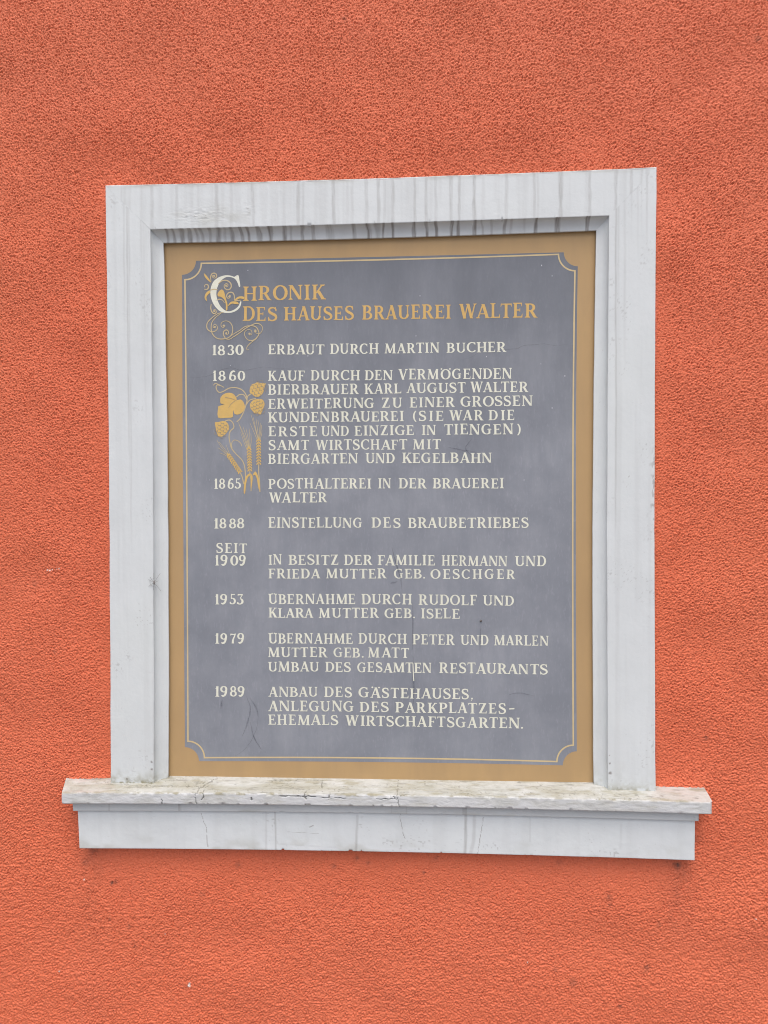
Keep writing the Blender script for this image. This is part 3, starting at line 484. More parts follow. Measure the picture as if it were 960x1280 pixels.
for x, z, r, s in WALLSPOT:
    i = slice(*np.searchsorted(cz, (z - 4 * r, z + 4 * r))); j = slice(*np.searchsorted(cx, (x - 4 * r, x + 4 * r)))
    dd = np.hypot(XX[i, j] - x, ZZ[i, j] - z) / r
    grime[i, j] = np.maximum(grime[i, j], s * np.exp(-dd ** 2) * (.35 + 1.0 * vnoise(XX[i, j], ZZ[i, j], .0035, .0035, 5)))
for x, z, r in WALLCHIP:
    i = slice(*np.searchsorted(cz, (z - 4 * r, z + 4 * r))); j = slice(*np.searchsorted(cx, (x - 4 * r, x + 4 * r)))
    dd = np.hypot(XX[i, j] - x, ZZ[i, j] - z) / r
    chip[i, j] = np.maximum(chip[i, j], smooth01(1.3, .7, dd))
# dirt washed off the sill ends and a grey soot line under the apron
for x0, s in ((-.60, .35), (.60, .35)):
    m = s * np.exp(-((XX - x0) / .028) ** 2) * smooth01(1.03, .96, ZZ) * smooth01(.72, .95, ZZ)
    grime = np.maximum(grime, m * (fbm(XX, ZZ, .012, .03, 21) * 1.6 - .35))
dfr = np.hypot(np.maximum(np.maximum(-.545 - XX, XX - .548), 0), np.maximum(np.maximum(1.0 - ZZ, ZZ - 2.30), 0))
fresh = smooth01(.26, .02, dfr + .12 * (fbm(XX, ZZ, .15, .15, 130) - .5))
dj = np.maximum(fl - XX, XX - fr) + .004
grime = np.maximum(grime, ((dj > -.01) & (ZZ > 1.07) & (ZZ < 2.30)) * .55 * np.exp(-(np.maximum(dj, 0) / .008) ** 2) * smooth01(.40, .75, fbm(XX, ZZ, .008, .012, 133)))
keep_v = (XX > -.52) & (XX < .525) & (ZZ > 1.00) & (ZZ < 2.26)
r_, n_ = XX.shape
idx = np.arange(r_ * n_).reshape(r_, n_)
q = np.stack([idx[:-1, :-1], idx[:-1, 1:], idx[1:, 1:], idx[1:, :-1]], -1).reshape(-1, 4)
inside = (keep_v[:-1, :-1] & keep_v[1:, 1:]).ravel()
q = q[~inside]
co = np.stack([XX, YY, ZZ], -1).reshape(-1, 3)
# give the wall its thickness: sides, top and back of the slab
T = 0.36
nv = len(co)
extra = np.array([[-4, T, 0], [4, T, 0], [4, T, 5], [-4, T, 5]], float)
co = np.vstack([co, extra])
ngons = [list(idx[0, ::-1]) + [nv, nv + 1], list(idx[-1, :]) + [nv + 2, nv + 3],
         list(idx[:, 0]) + [nv + 3, nv], list(idx[::-1, -1]) + [nv + 1, nv + 2], [nv, nv + 3, nv + 2, nv + 1]]
me = bpy.data.meshes.new('house_wall')
me.vertices.add(len(co)); me.vertices.foreach_set('co', co.astype('f').ravel())
li = np.concatenate([q.ravel()] + [np.array(g) for g in ngons])
ls = list(np.arange(len(q)) * 4); s = len(q) * 4
for g in ngons: ls.append(s); s += len(g)
me.loops.add(len(li)); me.polygons.add(len(ls))
me.loops.foreach_set('vertex_index', li.astype('i'))
me.polygons.foreach_set('loop_start', np.array(ls, 'i'))
sm = np.full(len(ls), True); sm[len(q):] = False
me.polygons.foreach_set('use_smooth', sm)
me.update(calc_edges=True)
for k, a in (('grime', grime), ('chip', chip), ('fresh', fresh)):
    at = me.attributes.new(k, 'FLOAT', 'POINT')
    at.data.foreach_set('value', np.concatenate([np.clip(a, 0, 1).ravel(), np.zeros(4)]).astype('f'))
wall = link('house_wall', me, M_WALL)
tag(wall, 'rough orange red rendered house wall all around the framed sign', 'wall', kind='thing')

# ---------------------------------------------------------------- white surround: lintel and two jambs
surround = tag(empty('window_surround', (0, WALL_Y, 1.69)),
               'flat white painted stone surround with dark rain streaks framing the grey sign', 'window frame', kind='thing')
def at_y(line, y): l = line.copy(); l[:, 1] = y; return l

def streaks(X, Z, table, top):
    g = np.zeros(X.shape)
    for k, (x, s, w) in enumerate(table):
        wob = (vnoise(Z, np.zeros_like(Z) + k, .03, 1, 40) - .5) * .0022
        u = (X - x - wob) / (w * (.75 + .6 * vnoise(Z, np.zeros_like(Z) + k * 3.1, .02, 1, 41)))
        g = np.maximum(g, s * np.exp(-u ** 4) * (.55 + .6 * vnoise(X, Z, .002, .012, 42)))
    return g

N = 900
keyT = [at_y(quad3(F_OUT['T'], N), .02), quad3(F_OUT['T'], N), quad3(F_IN['T'], N), quad3(F_CH['T'], N)]
keyT += [at_y(keyT[3], -.0145), at_y(keyT[3], -.0140), at_y(keyT[3], .02)]
keyT[5][:, 2] += .007; keyT[6][:, 2] += .010
G = rows_between(keyT, [10, 84, 24, 3, 3, 1], [0, .0012, .0010, .0006, 0, 0, 0], 2)
X, Y, Z = G[..., 0], G[..., 1], G[..., 2]
ztop = keyT[1][:, 2][None, :]; zin = keyT[2][:, 2][None, :]
t = (ztop - Z) / (ztop - zin)                        # 0 top edge, 1 arris above the panel
front = (t > -.01) & (t < 1.0)
gr = np.where(t <= .995, streaks(X, Z, STREAK, None) * (.66 - .12 * smooth01(.5, 1, t)), 0) * .72
ch = (t > .995) & (Y < -.0155)
slant = X + (t - 1.15) * .012 * np.sign(X - .0) * 0
gr = np.maximum(gr, np.where(ch, streaks(slant + .004 * smooth01(1.12, 1.0, t) * (vnoise(X, Z * 0, .02, 1, 44) - .5) * 2, Z, CSTREAK, None) * .74, 0))
gr = np.maximum(gr, np.where(ch, .14 * vnoise(X, Z, .015, .05, 46) + .02, 0))
gr = np.maximum(gr, .09 * smooth01(.45, .8, fbm(X, Z, .012, .25, 47)) * front)
gr = np.maximum(gr, .5 * smooth01(.055, .01, t) * smooth01(.35, .7, fbm(X, Z, .02, .004, 48)))
peel = np.exp(-((X + .355) / .055) ** 2 - ((Z - (zin + .026)) / .016) ** 2) + .8 * np.exp(-((X + .255) / .012) ** 2 - ((Z - (zin + .035)) / .014) ** 2) + .5 * np.exp(-((X - .40) / .03) ** 2 - ((Z - (zin + .006)) / .005) ** 2)
rip = fbm(X, Z, .010, .0032, 50)
gr = np.maximum(gr, peel * smooth01(.68, .78, rip) * .42)
G[..., 1] -= np.where(front, peel * (rip - .5) * .0012, 0)
moss = .30 * smooth01(.14, .0, t) * smooth01(.3, .7, fbm(X, Z, .05, .01, 51))
moss = np.maximum(moss, .22 * smooth01(.5, .75, fbm(X, Z, .06, .03, 52)) * smooth01(.25, .9, t) * front * (X < -.25))
# a worn, slightly chipped lower arris
chipn = smooth01(.74, .86, fbm(X, X * 0, .006, 1, 57))
ar = np.exp(-((t - 1.0) / .035) ** 2)
G[..., 1] += ar * chipn * .0022
gr = np.maximum(gr, ar * chipn * .35)
G[..., 2] += .0007 * (fbm(X, Z * 0, .05, 1, 54) - .5) * np.exp(-(t / .08) ** 2) * 2
link('lintel', grid_mesh('lintel', G, {'grime': gr, 'moss': moss}), M_WHITE, surround)

def jamb(side, sgn):
    n = 700
    ks = [at_y(quad3(F_OUT[side], n), .02), quad3(F_OUT[side], n), quad3(F_IN[side], n), quad3(F_CH[side], n)]
    ks += [at_y(ks[3], -.0145), at_y(ks[3], -.0140), at_y(ks[3], .02)]
    ks[5][:, 0] -= sgn * .007; ks[6][:, 0] -= sgn * .01
    G = rows_between(ks, [6, 60, 22, 3, 3, 1], [0, .0012, .0010, .0006, 0, 0, 0], 2)
    X, Y, Z = G[..., 0], G[..., 1], G[..., 2]
    xo = ks[1][:, 0][None, :]; xi = ks[2][:, 0][None, :]
    t = (X - xo) / (xi - xo)
    front = (t > -.01) & (t <= 1.0)
    gr = np.zeros(X.shape)
    for k, (x, s, w, zend) in enumerate(LSTREAK if side == 'L' else RSTREAK):
        u = (X - x - (vnoise(Z, Z * 0 + k, .06, 1, 60) - .5) * .002) / (w * .6)
        fd = smooth01(zend - .05, zend + .18, Z)
        gr = np.maximum(gr, s * np.exp(-u ** 2) * fd * (.6 + .5 * vnoise(X, Z, .002, .02, 61)) * .7)
    gr = np.where(front, gr, gr * .3)
    gr = np.maximum(gr, .07 * smooth01(.5, .8, fbm(X, Z, .012, .5, 62)))
    # dark line in the groove where the splay meets the flat
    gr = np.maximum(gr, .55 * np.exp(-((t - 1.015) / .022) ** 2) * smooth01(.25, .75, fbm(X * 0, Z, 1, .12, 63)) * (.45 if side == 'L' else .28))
    zb = 1.0795
    hb = Z - zb + .0025
    dirt = np.exp(-np.maximum(hb, 0) / .009) * smooth01(.25, .75, fbm(X, Z, .008, .006, 64))
    moss = .95 * dirt + .25 * np.exp(-np.maximum(hb, 0) / .03) * smooth01(.45, .75, fbm(X, Z, .02, .03, 65))
    for px_, pz_, r in (((-.4640, 1.121, .0026), (-.4640, 1.106, .0026), (-.516, 1.085, .0028)) if side == 'L' else ((.4612, 1.114, .0034), (.4608, 1.133, .0018), (.4604, 1.149, .0013), (.497, 1.70, .0018))):
        dd = np.hypot(X - px_, Z - pz_) / r
        gr = np.maximum(gr, smooth01(1.2, .5, dd + .5 * (vnoise(X, Z, .002, .002, 66) - .5)) * .7)
    # flaked specks of paint on the right jamb
    sp = smooth01(.80, .86, vnoise(X, Z, .0035, .0028, 67)) * smooth01(.55, .75, fbm(X, Z, .05, .07, 68))
    gr = np.maximum(gr, sp * front * .28)
    if side == 'R':
        out = np.exp(-((t - 0) / .12) ** 2) * smooth01(.58, .70, fbm(X, Z, .006, .010, 69)) * smooth01(1.78, 1.70, Z) * smooth01(1.56, 1.62, Z)
        gr = np.maximum(gr, out * .5)
    G[..., 1] -= .0006 * (fbm(X, Z, .02, .12, 70) - .5) * 2 * front
    G[..., 0] += .0008 * (fbm(X * 0, Z, 1, .06, 71 if side == 'L' else 72) - .5) * 2
    link('jamb', grid_mesh('jamb', G, {'grime': gr, 'moss': moss}), M_WHITE, surround)
jamb('L', 1); jamb('R', -1)

# ---------------------------------------------------------------- projecting sill
sill = tag(empty('window_sill', (0, WALL_Y, 1.0)),
           'projecting white sill with cracked mossy weathered ledge under the grey sign', 'window sill', kind='thing')
N = 1000
sb = quad3(S_BACK, N); sb2 = at_y(sb, .02); sb2[:, 2] += .002
sf, sbt = quad3(S_FRONT, N), quad3(S_FBOT, N)
u1 = at_y(sbt, -.045); u1[:, 2] += .001
u2 = at_y(sbt, .02); u2[:, 2] += .001
G = rows_between([sb2, sb, sf, sbt, u1, u2], [2, 44, 22, 8, 2], [0, 0, .0022, .0018, 0, 0])
X, Y, Z = [G[..., i].copy() for i in range(3)]
rows_top = 2 + 44
v = np.zeros(X.shape)
zf_, zb_, zl_ = sf[:, 2][None, :], sb[:, 2][None, :], sbt[:, 2][None, :]
v = np.where(Y > -.0635, np.clip((-.01 - Y) / .055, 0, 1), 1 + np.clip((zf_ - Z) / (zf_ - zl_), 0, 1))
ri = np.arange(G.shape[0])[:, None] + 0 * X
topm = ri <= rows_top + 1
frontm = (ri > rows_top) & (ri <= rows_top + 26)
v = np.where(topm, np.clip((-.01 - Y) / .055, 0, 1), np.where(frontm, np.maximum(v, 1), 3))
wear = fbm(X, Y + Z, .03, .01, 80, 4)
G[..., 2] += np.where(topm, (wear - .5) * .0016 * smooth01(0, .25, v), 0)
G[..., 1] += np.where(frontm, (fbm(X, Z, .02, .008, 82, 4) - .5) * .0015, 0)
ar = np.exp(-((v - 1.03) / .13) ** 2)
cn = smooth01(.55, .8, fbm(X, X * 0, .014, 1, 84, 4))
G[..., 1] += ar * cn * .0014; G[..., 2] -= ar * cn * .0009
ar2 = np.exp(-((v - 2.0) / .12) ** 2) * smooth01(.6, .8, fbm(X, X * 0, .012, 1, 86, 4))
G[..., 1] += ar2 * .0025; G[..., 2] += ar2 * .0012
gr = np.zeros(X.shape); crk = np.zeros(X.shape)
vv = np.where(v <= 1, v * .033, .033 + (v - 1) * .023)          # true distance across the profile as one sees it
for pts, w in SCRACK:
    pp = [(x, (a * .033 if a <= 1 else .033 + (a - 1) * .023)) for x, a in pts]
    jx = (vnoise(X, vv, .005, .003, 88) - .5) * .003
    dd = dist_poly(X + jx, vv + jx, pp) / (w / 2 * (.35 + .8 * vnoise(X, vv, .006, .004, 89)))
    crk = np.maximum(crk, smooth01(1.5, .6, dd) * (v < 2.2))
G[..., 1] += crk * frontm * .0025
G[..., 2] -= crk * topm * .0025
gr = np.maximum(gr, crk * .62)
gr = np.maximum(gr, .40 * smooth01(.66, .84, fbm(X, vv, .016, .005, 90, 4)) * topm * smooth01(.1, .4, v))
gr = np.maximum(gr, .35 * smooth01(.60, .78, fbm(X, vv, .030, .002, 91, 4)) * topm)
moss = .48 * smooth01(.48, .78, fbm(X, vv, .04, .008, 92, 5)) * topm
moss = np.maximum(moss, .8 * ar * smooth01(.56, .72, fbm(X, vv, .022, .01, 94, 4)) * smooth01(.42, .2, np.abs(X + .22)))
moss = np.maximum(moss, .35 * np.exp(-((v - .55) / .3) ** 2) * smooth01(.5, .7, fbm(X, vv, .09, .02, 96)) * topm)
moss = np.maximum(moss, .2 * smooth01(.55, .8, fbm(X, vv, .03, .004, 97, 4)) * frontm)
gr = np.maximum(gr, .42 * smooth01(.70, .82, fbm(X, vv, .004, .0022, 101, 2)) * smooth01(.42, .65, fbm(X, vv, .06, .012, 102, 3)) * topm)
moss = np.maximum(moss, .55 * np.exp(-((v - 1.0) / .10) ** 2) * smooth01(.5, .72, fbm(X, vv, .015, .008, 103, 4)))
clean = frontm * (.75 - .45 * smooth01(.45, .7, fbm(X, vv, .05, .02, 98)))
pink = topm * .35 * np.maximum(smooth01(.525, .55, X), smooth01(-.52, -.54, X) * smooth01(.45, .65, fbm(X, vv, .03, .01, 99))) * (.5 + .5 * vnoise(X, vv, .01, .006, 100))
# the two outer ends round off
endd = np.minimum(X - X.min(), X.max() - X)
G[..., 1] += np.where(frontm, .006 * smooth01(.006, 0, endd), 0)
link('ledge', grid_mesh('ledge', G, {'grime': gr, 'moss': moss, 'clean': clean, 'pink': pink}), M_SILL, sill)

def moulding(name, top, bot, y_back, mat, counts, cracks=None):
    n = 900
    a, b_ = quad3(top, n), quad3(bot, n)
    lines = [at_y(a, y_back), a, b_, at_y(b_, y_back)]
    G = rows_between(lines, [2, counts, 8, ], [0, .0008, .0010, 0])
    X, Z = G[..., 0], G[..., 2]
    zt, zb = a[:, 2][None, :], b_[:, 2][None, :]
    t = (zt - Z) / (zt - zb)
    gr = .05 * smooth01(.5, .8, fbm(X, Z, .02, .3, 110))
    for pts, w, s in (cracks or []):
        jx = (vnoise(X, Z, .006, .006, 112) - .5) * .0018 * (w < .002)
        dd = dist_poly(X + jx, Z, pts) / (w / 2)
        gr = np.maximum(gr, s * smooth01(1.7, .5, dd) * (.55 + .6 * vnoise(X, Z, .003, .02, 113)))
    lo = np.exp(-((t - 1) / .035) ** 2) * smooth01(.66, .82, fbm(X, X * 0, .010, 1, 114, 4))
    G[..., 1] += lo * .0015; G[..., 2] += lo * .0012
    gr = np.maximum(gr, lo * .45)
    gr = np.maximum(gr, .30 * smooth01(.80, .88, vnoise(X, Z, .004, .003, 115)) * smooth01(.6, .75, fbm(X, Z, .05, .05, 116)))
    G[..., 1] -= .0005 * (fbm(X, Z, .03, .03, 117) - .5) * 2
    if name == 'bed_moulding':
        gr = np.maximum(gr, .4 * smooth01(.68, .76, fbm(X, X * 0, .012, 1, 118, 3)))
        gr = np.maximum(gr, .16)
    moss = .25 * smooth01(.55, .75, fbm(X, Z, .05, .03, 119)) * smooth01(.6, 1, t)
    link(name, grid_mesh(name, G, {'grime': gr, 'moss': moss}), mat, sill)
moulding('bed_moulding', B_TOP, B_BOT, .02, M_WHITE, 12)
moulding('apron', A_TOP, A_BOT, .02, M_APRON, 60, ACRACK)

# ---------------------------------------------------------------- painted board
board = tag(empty('painted_sign', (0, 0, 1.69)),
            'slate grey sign with ochre border and a hand lettered brewery chronicle', 'sign')
# the board itself, 2 cm thick
fr_ = [(p[0], BOARD_Y, p[1]) for p in PANEL]
n = len(fr_)
mb = MB()
mb.solid(fr_ + [(x, .02, z) for x, y, z in fr_],
         [tuple(range(n)), tuple(range(2 * n - 1, n - 1, -1))] + [(i, i + n, (i + 1) % n + n, (i + 1) % n) for i in range(n)])
mb.build('ochre_border', M_GOLDFIELD, board)
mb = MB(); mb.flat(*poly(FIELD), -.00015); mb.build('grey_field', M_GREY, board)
mb = MB()
closed = [np.array(p) for p in LINE] ; m = len(closed)
V = []
cen = np.mean(closed, axis=0)
wl = .0030
for i in range(m):
    a, p, b_ = closed[i - 1], closed[i], closed[(i + 1) % m]
    d1 = (p - a) / (np.linalg.norm(p - a) + 1e-9); d2 = (b_ - p) / (np.linalg.norm(b_ - p) + 1e-9)
    n1_, n2_ = np.array([-d1[1], d1[0]]), np.array([-d2[1], d2[0]])
    nn = n1_ + n2_; nn /= max(np.linalg.norm(nn), .3); sc = 1 / max(nn @ n1_, .55)
    V += [p + nn * sc * wl / 2, p - nn * sc * wl / 2]
mb.flat(V, [(2 * i, 2 * i + 1, (2 * i + 3) % (2 * m), (2 * i + 2) % (2 * m)) for i in range(m)], -.0003)
mb.build('border_line', M_GOLDLINE, board)

# ---------------------------------------------------------------- hand-lettered alphabet (cap height 1)
TK, TN, SF = .178, .080, .060
def g_rect(x0, x1, y0, y1): return poly([(x0, y0), (x1, y0), (x1, y1), (x0, y1)])
def g_serif(x, y, half):           # flat serif with soft ends, y = 0 or 1 side
    s = 1 if y < .5 else -1
    return poly([(x - half, y), (x + half, y), (x + half - .01, y + s * SF * .8), (x + half * .55, y + s * SF * 1.5), (x - half * .55, y + s * SF * 1.5), (x - half + .01, y + s * SF * .8)][::s])
def stem(x, w=TK, tb='tb', y0=0, y1=1, ex=.085):
    o = [poly([(x - w / 2, y0), (x + w / 2, y0), (x + w / 2 * .93, (y0 + y1) / 2), (x + w / 2, y1), (x - w / 2, y1), (x - w / 2 * .93, (y0 + y1) / 2)])]
    if 't' in tb: o.append(g_serif(x, y1, w / 2 + ex))
    if 'b' in tb: o.append(g_serif(x, y0, w / 2 + ex))
    return o
def diag(x0, y0, x1, y1, w): return [poly([(x0 - w / 2, y0), (x0 + w / 2, y0), (x1 + w / 2, y1), (x1 - w / 2, y1)])]
def arc(cx, cy, rx, ry, a0, a1, thick=TK, thin=TN, n=22):
    pts, ws = [], []
    for a in np.radians(np.linspace(a0, a1, n)):
        pts.append((cx + rx * math.cos(a), cy + ry * math.sin(a)))
        ws.append(thin + (thick - thin) * abs(math.cos(a)) ** 1.4)
    return [ribbon(pts, ws)]
def beak(x, y, up, l=.22, w=.085):  # vertical end serif of E, F, T, L, Z
    s = 1 if up else -1
    return [poly([(x - w, y), (x + .012, y), (x + .018, y + s * l), (x - .012, y + s * l)][::s])]
def bar(x0, x1, y, t=TN): return [g_rect(x0, x1, y - t / 2, y + t / 2)]
def sbend(k=1.0):
    pts = catmull([(.555, .74), (.545, .84), (.45, .935), (.30, .955), (.165, .90), (.115, .77), (.17, .63), (.33, .52), (.50, .42), (.575, .27), (.52, .12), (.38, .045), (.235, .045), (.12, .11), (.085, .24)], 4)
    n = len(pts)
    ws = [TN + (TK - TN) * math.exp(-((i / n - .5) / .20) ** 2) + .012 for i in range(n)]
    return [ribbon(pts, ws)]
def make_glyphs():
    g = {}
    h = TK / 2
    g['I'] = (.40, stem(.20))
    g['H'] = (.88, stem(.19) + stem(.69) + bar(.2, .69, .5))
    g['L'] = (.68, stem(.19) + bar(.2, .62, .041) + beak(.64, .0, True, .26))
    g['E'] = (.70, stem(.19) + bar(.2, .58, .959) + bar(.2, .50, .51) + bar(.2, .62, .041) + beak(.60, 1, False, .24) + beak(.64, 0, True, .26) + [g_rect(.455, .505, .40, .62)])
    g['F'] = (.66, stem(.19) + bar(.2, .58, .959) + bar(.2, .48, .50) + beak(.61, 1, False, .25) + [g_rect(.44, .49, .39, .61)])
    g['T'] = (.74, stem(.37, tb='b') + bar(.06, .68, .959) + beak(.70, 1, False, .22) + [poly([(.04, 1), (.125, 1), (.05, .78), (.022, .78)][::-1])])
    g['D'] = (.84, stem(.19, ex=.085) + bar(.2, .40, .965, .07) + bar(.2, .40, .035, .07) + arc(.38, .5, .335, .465, 90, -90))
    g['O'] = (.90, arc(.45, .5, .345, .465, 0, 360, n=40))
    g['C'] = (.80, arc(.46, .5, .36, .465, 48, 318, n=30) + [poly([(.675, .985), (.725, .985), (.735, .70), (.70, .70), (.65, .84)][::-1])])
    g['G'] = (.88, arc(.46, .5, .36, .465, 48, 318, n=30) + [poly([(.675, .985), (.725, .985), (.735, .72), (.70, .72), (.65, .84)][::-1])] + stem(.68, .17, '', .06, .42) + [g_serif(.68, .445, .17)])
    bowl = lambda cy, ry, rx, x=.34: arc(x, cy, rx, ry, 90, -90, n=16)
    g['P'] = (.72, stem(.19) + bar(.2, .36, .965, .07) + bar(.2, .36, .46, .07) + bowl(.712, .252, .26))
    g['B'] = (.76, stem(.19) + bar(.2, .36, .965, .07) + bar(.2, .38, .515, .07) + bar(.2, .36, .035, .07) + bowl(.742, .223, .235) + bowl(.275, .24, .285, .36))
    g['R'] = (.82, stem(.19) + bar(.2, .36, .965, .07) + bar(.2, .38, .48, .07) + bowl(.722, .242, .255) + diag(.69, 0, .42, .49, .20) + [poly([(.60, 0), (.84, 0), (.80, .06), (.66, .07)])])
    g['K'] = (.82, stem(.19) + diag(.27, .42, .62, .98, .105) + [g_serif(.64, 1, .14)] + diag(.69, 0, .38, .60, .21) + [g_serif(.69, 0, .155)])
    g['A'] = (.84, diag(.12, 0, .425, 1, .085) + diag(.70, 0, .43, 1, .195) + bar(.22, .60, .31, .07) + [g_serif(.12, 0, .125), g_serif(.70, 0, .15)])
    g['V'] = (.82, diag(.43, 0, .14, 1, .195) + diag(.41, 0, .70, 1, .085) + [g_serif(.14, 1, .15), g_serif(.70, 1, .12)])
    g['W'] = (1.16, diag(.36, 0, .14, 1, .185) + diag(.34, 0, .58, 1, .08) + diag(.80, 0, .58, 1, .185) + diag(.79, 0, 1.03, 1, .08) + [g_serif(.14, 1, .14), g_serif(1.03, 1, .11), g_serif(.56, 1, .12)])
    g['M'] = (1.06, diag(.13, 0, .19, 1, .085) + diag(.51, .03, .20, 1, .185) + diag(.50, .03, .83, 1, .085) + stem(.86, .19, 'b') + [g_serif(.13, 0, .12), poly([(.05, 1), (.05, .94), (.25, .94), (.25, 1)]), poly([(.78, 1), (.78, .94), (.98, .94), (.98, 1)])])
    g['N'] = (.90, stem(.14, .085, 'b') + diag(.73, 0, .17, 1, .20) + stem(.75, .085, 't') + [poly([(.03, 1), (.03, .94), (.24, .94), (.24, 1)])])
    g['U'] = (.86, stem(.19, TK, 't', .30) + stem(.70, .09, 't', .28) + arc(.445, .32, .255, .28, 180, 360, TK * .95, TN, 20))
    g['S'] = (.66, sbend() + [poly([(.50, .99), (.555, .99), (.585, .70), (.55, .70), (.50, .86)][::-1]), poly([(.07, .01), (.125, .01), (.15, .13), (.085, .30), (.05, .30)])])
    g['Z'] = (.74, bar(.08, .66, .959) + bar(.06, .64, .041) + diag(.16, .0, .57, 1, .20) + [poly([(.06, 1), (.145, 1), (.09, .76), (.06, .76)][::-1])] + beak(.68, 0, True, .25))
    dot = lambda x, y, r=.065: [disc((x, y), r, 10)]
    g['\u00dc'] = (.86, g['U'][1] + dot(.375, 1.0, .062) + dot(.56, 1.0, .062))
    g['\u00d6'] = (.98, [([p + np.array([.04, 0]) for p in v_], f_) for v_, f_ in g['O'][1]] + dot(.12, 1.02, .078) + dot(.86, 1.02, .078))
    g['\u00c4'] = (.90, [([p + np.array([.03, 0]) for p in v_], f_) for v_, f_ in g['A'][1]] + dot(.19, 1.0, .078) + dot(.73, 1.0, .078))
    g['.'] = (.26, dot(.13, .075, .085))
    g[','] = (.28, dot(.15, .075, .08) + [poly([(.08, -.18), (.23, .06), (.13, .10), (.12, -.02), (.06, -.15)])])
    g['-'] = (.72, [poly([(.14, .40), (.56, .43), (.58, .55), (.16, .52)])])
    g['('] = (.40, arc(.52, .45, .36, .62, 118, 242, .14, .06, 18))
    g[')'] = (.40, arc(-.12, .45, .36, .62, 62, -62, .14, .06, 18))
    g['1'] = (.44, stem(.23, .20, 'b') + [poly([(.315, 1.0), (.315, .86), (.145, .80), (.06, .76), (.06, .80), (.18, .90), (.24, 1.0)])])
    g['0'] = (.70, arc(.35, .5, .245, .455, 0, 360, .20, .09, 36))
    g['8'] = (.64, arc(.32, .745, .185, .215, 0, 360, .155, .09, 28) + arc(.32, .275, .225, .235, 0, 360, .185, .09, 30))
    g['6'] = (.66, arc(.33, .30, .225, .265, 0, 360, .185, .09, 30) + [ribbon(catmull([(.535, .87), (.47, .95), (.37, .95), (.24, .84), (.155, .62), (.125, .36)], 4), [.11 + .075 * min(1, i / 10) for i in range(21)])])
    g['9'] = (.66, [([np.array([.66, 1.0]) - p for p in v_], f_) for v_, f_ in g['6'][1]])
    g['3'] = (.62, arc(.28, .74, .20, .22, 150, -80, .175, .09, 20) + arc(.27, .28, .245, .245, 85, -150, .195, .09, 22) + [disc((.11, .82), .06, 10), disc((.085, .17), .065, 10)])
    g['5'] = (.62, arc(.27, .30, .25, .27, 115, -150, .195, .09, 24) + [ribbon([(.17, .52), (.185, .92)], .08), poly([(.15, .99), (.15, .88), (.40, .87), (.53, .93), (.545, 1.0), (.40, .965)])] + [disc((.08, .18), .06, 10)])
    g['7'] = (.62, [poly([(.06, .99), (.06, .80), (.09, .80), (.14, .87), (.36, .85), (.52, .90), (.57, .99), (.54, 1.0), (.38, .955), (.18, .985)]), ribbon(catmull([(.53, .95), (.40, .62), (.30, .34), (.27, 0)], 5), [.09 + .008 * i for i in range(16)])])
    return g
GL = make_glyphs()
FLAT3 = (.62, [poly([(.08, 1), (.08, .80), (.11, .80), (.16, .88), (.54, .88), (.54, 1)]), ribbon([(.50, .92), (.30, .58)], .085)] + arc(.27, .29, .245, .26, 80, -150, .195, .09, 22) + [disc((.085, .17), .065, 10)])

def letter_word(mb, word, x0, x1, z0, z1, cap, y):
    adv = []
    for chx in word:
        adv.append(.10 if chx == ' ' else GL[chx][0])
    track = .06
    # tuck pairs that would look loose
    kern = {('A', 'U'): -.05, ('A', 'V'): -.12, ('W', 'A'): -.14, ('L', 'T'): -.10, ('A', 'T'): -.08, ('R', 'T'): -.03, ('T', 'A'): -.08, ('F', 'A'): -.06, ('L', 'A'): -.04, ('R', 'A'): -.05}
    pos = [0.]
    for i in range(len(word) - 1):
        pos.append(pos[-1] + adv[i] + track + kern.get((word[i], word[i + 1]), 0))
    total = pos[-1] + adv[-1] - .10          # side bearings
    W_ = (x1 - x0) / cap
    sx = W_ / total
    gs = min(max(sx, .80), 1.16)             # letter width may flex a little, the spacing takes the rest
    k = (W_ - (total - (pos[-1])) * gs) / max(pos[-1], 1e-6) if len(word) > 1 else sx
    for i, chx in enumerate(word):
        if chx == ' ': continue
        _, shapes = (FLAT3 if (chx == '3' and word.startswith('19')) else GL[chx])
        bx = (pos[i] * k if len(word) > 1 else 0) - .05 * gs
        f = (bx * cap) / (x1 - x0)
        zz = z0 + (z1 - z0) * f
        a = math.radians(rng.uniform(-1.1, 1.1)) + (z1 - z0) / (x1 - x0)
        js = rng.uniform(.97, 1.03); jw = rng.uniform(.96, 1.04); jz = rng.uniform(-.018, .018)
        ca, sa = math.cos(a), math.sin(a)
        for v_, f_ in shapes:
            out = []
            for p in v_:
                px_, pz_ = p[0] * gs * jw + rng.uniform(-.006, .006), p[1] * js + rng.uniform(-.006, .006)
                out.append((x0 + (bx + px_ * ca - pz_ * sa) * cap, zz + (jz + px_ * sa + pz_ * ca) * cap))
            mb.flat(out, f_, y)

for kind, words in TEXT:
    mb = MB()
    for w in words: letter_word(mb, *w, -.0003)
    o = mb.build(kind, M_GOLD if kind == 'heading_line' else M_CREAM, board)

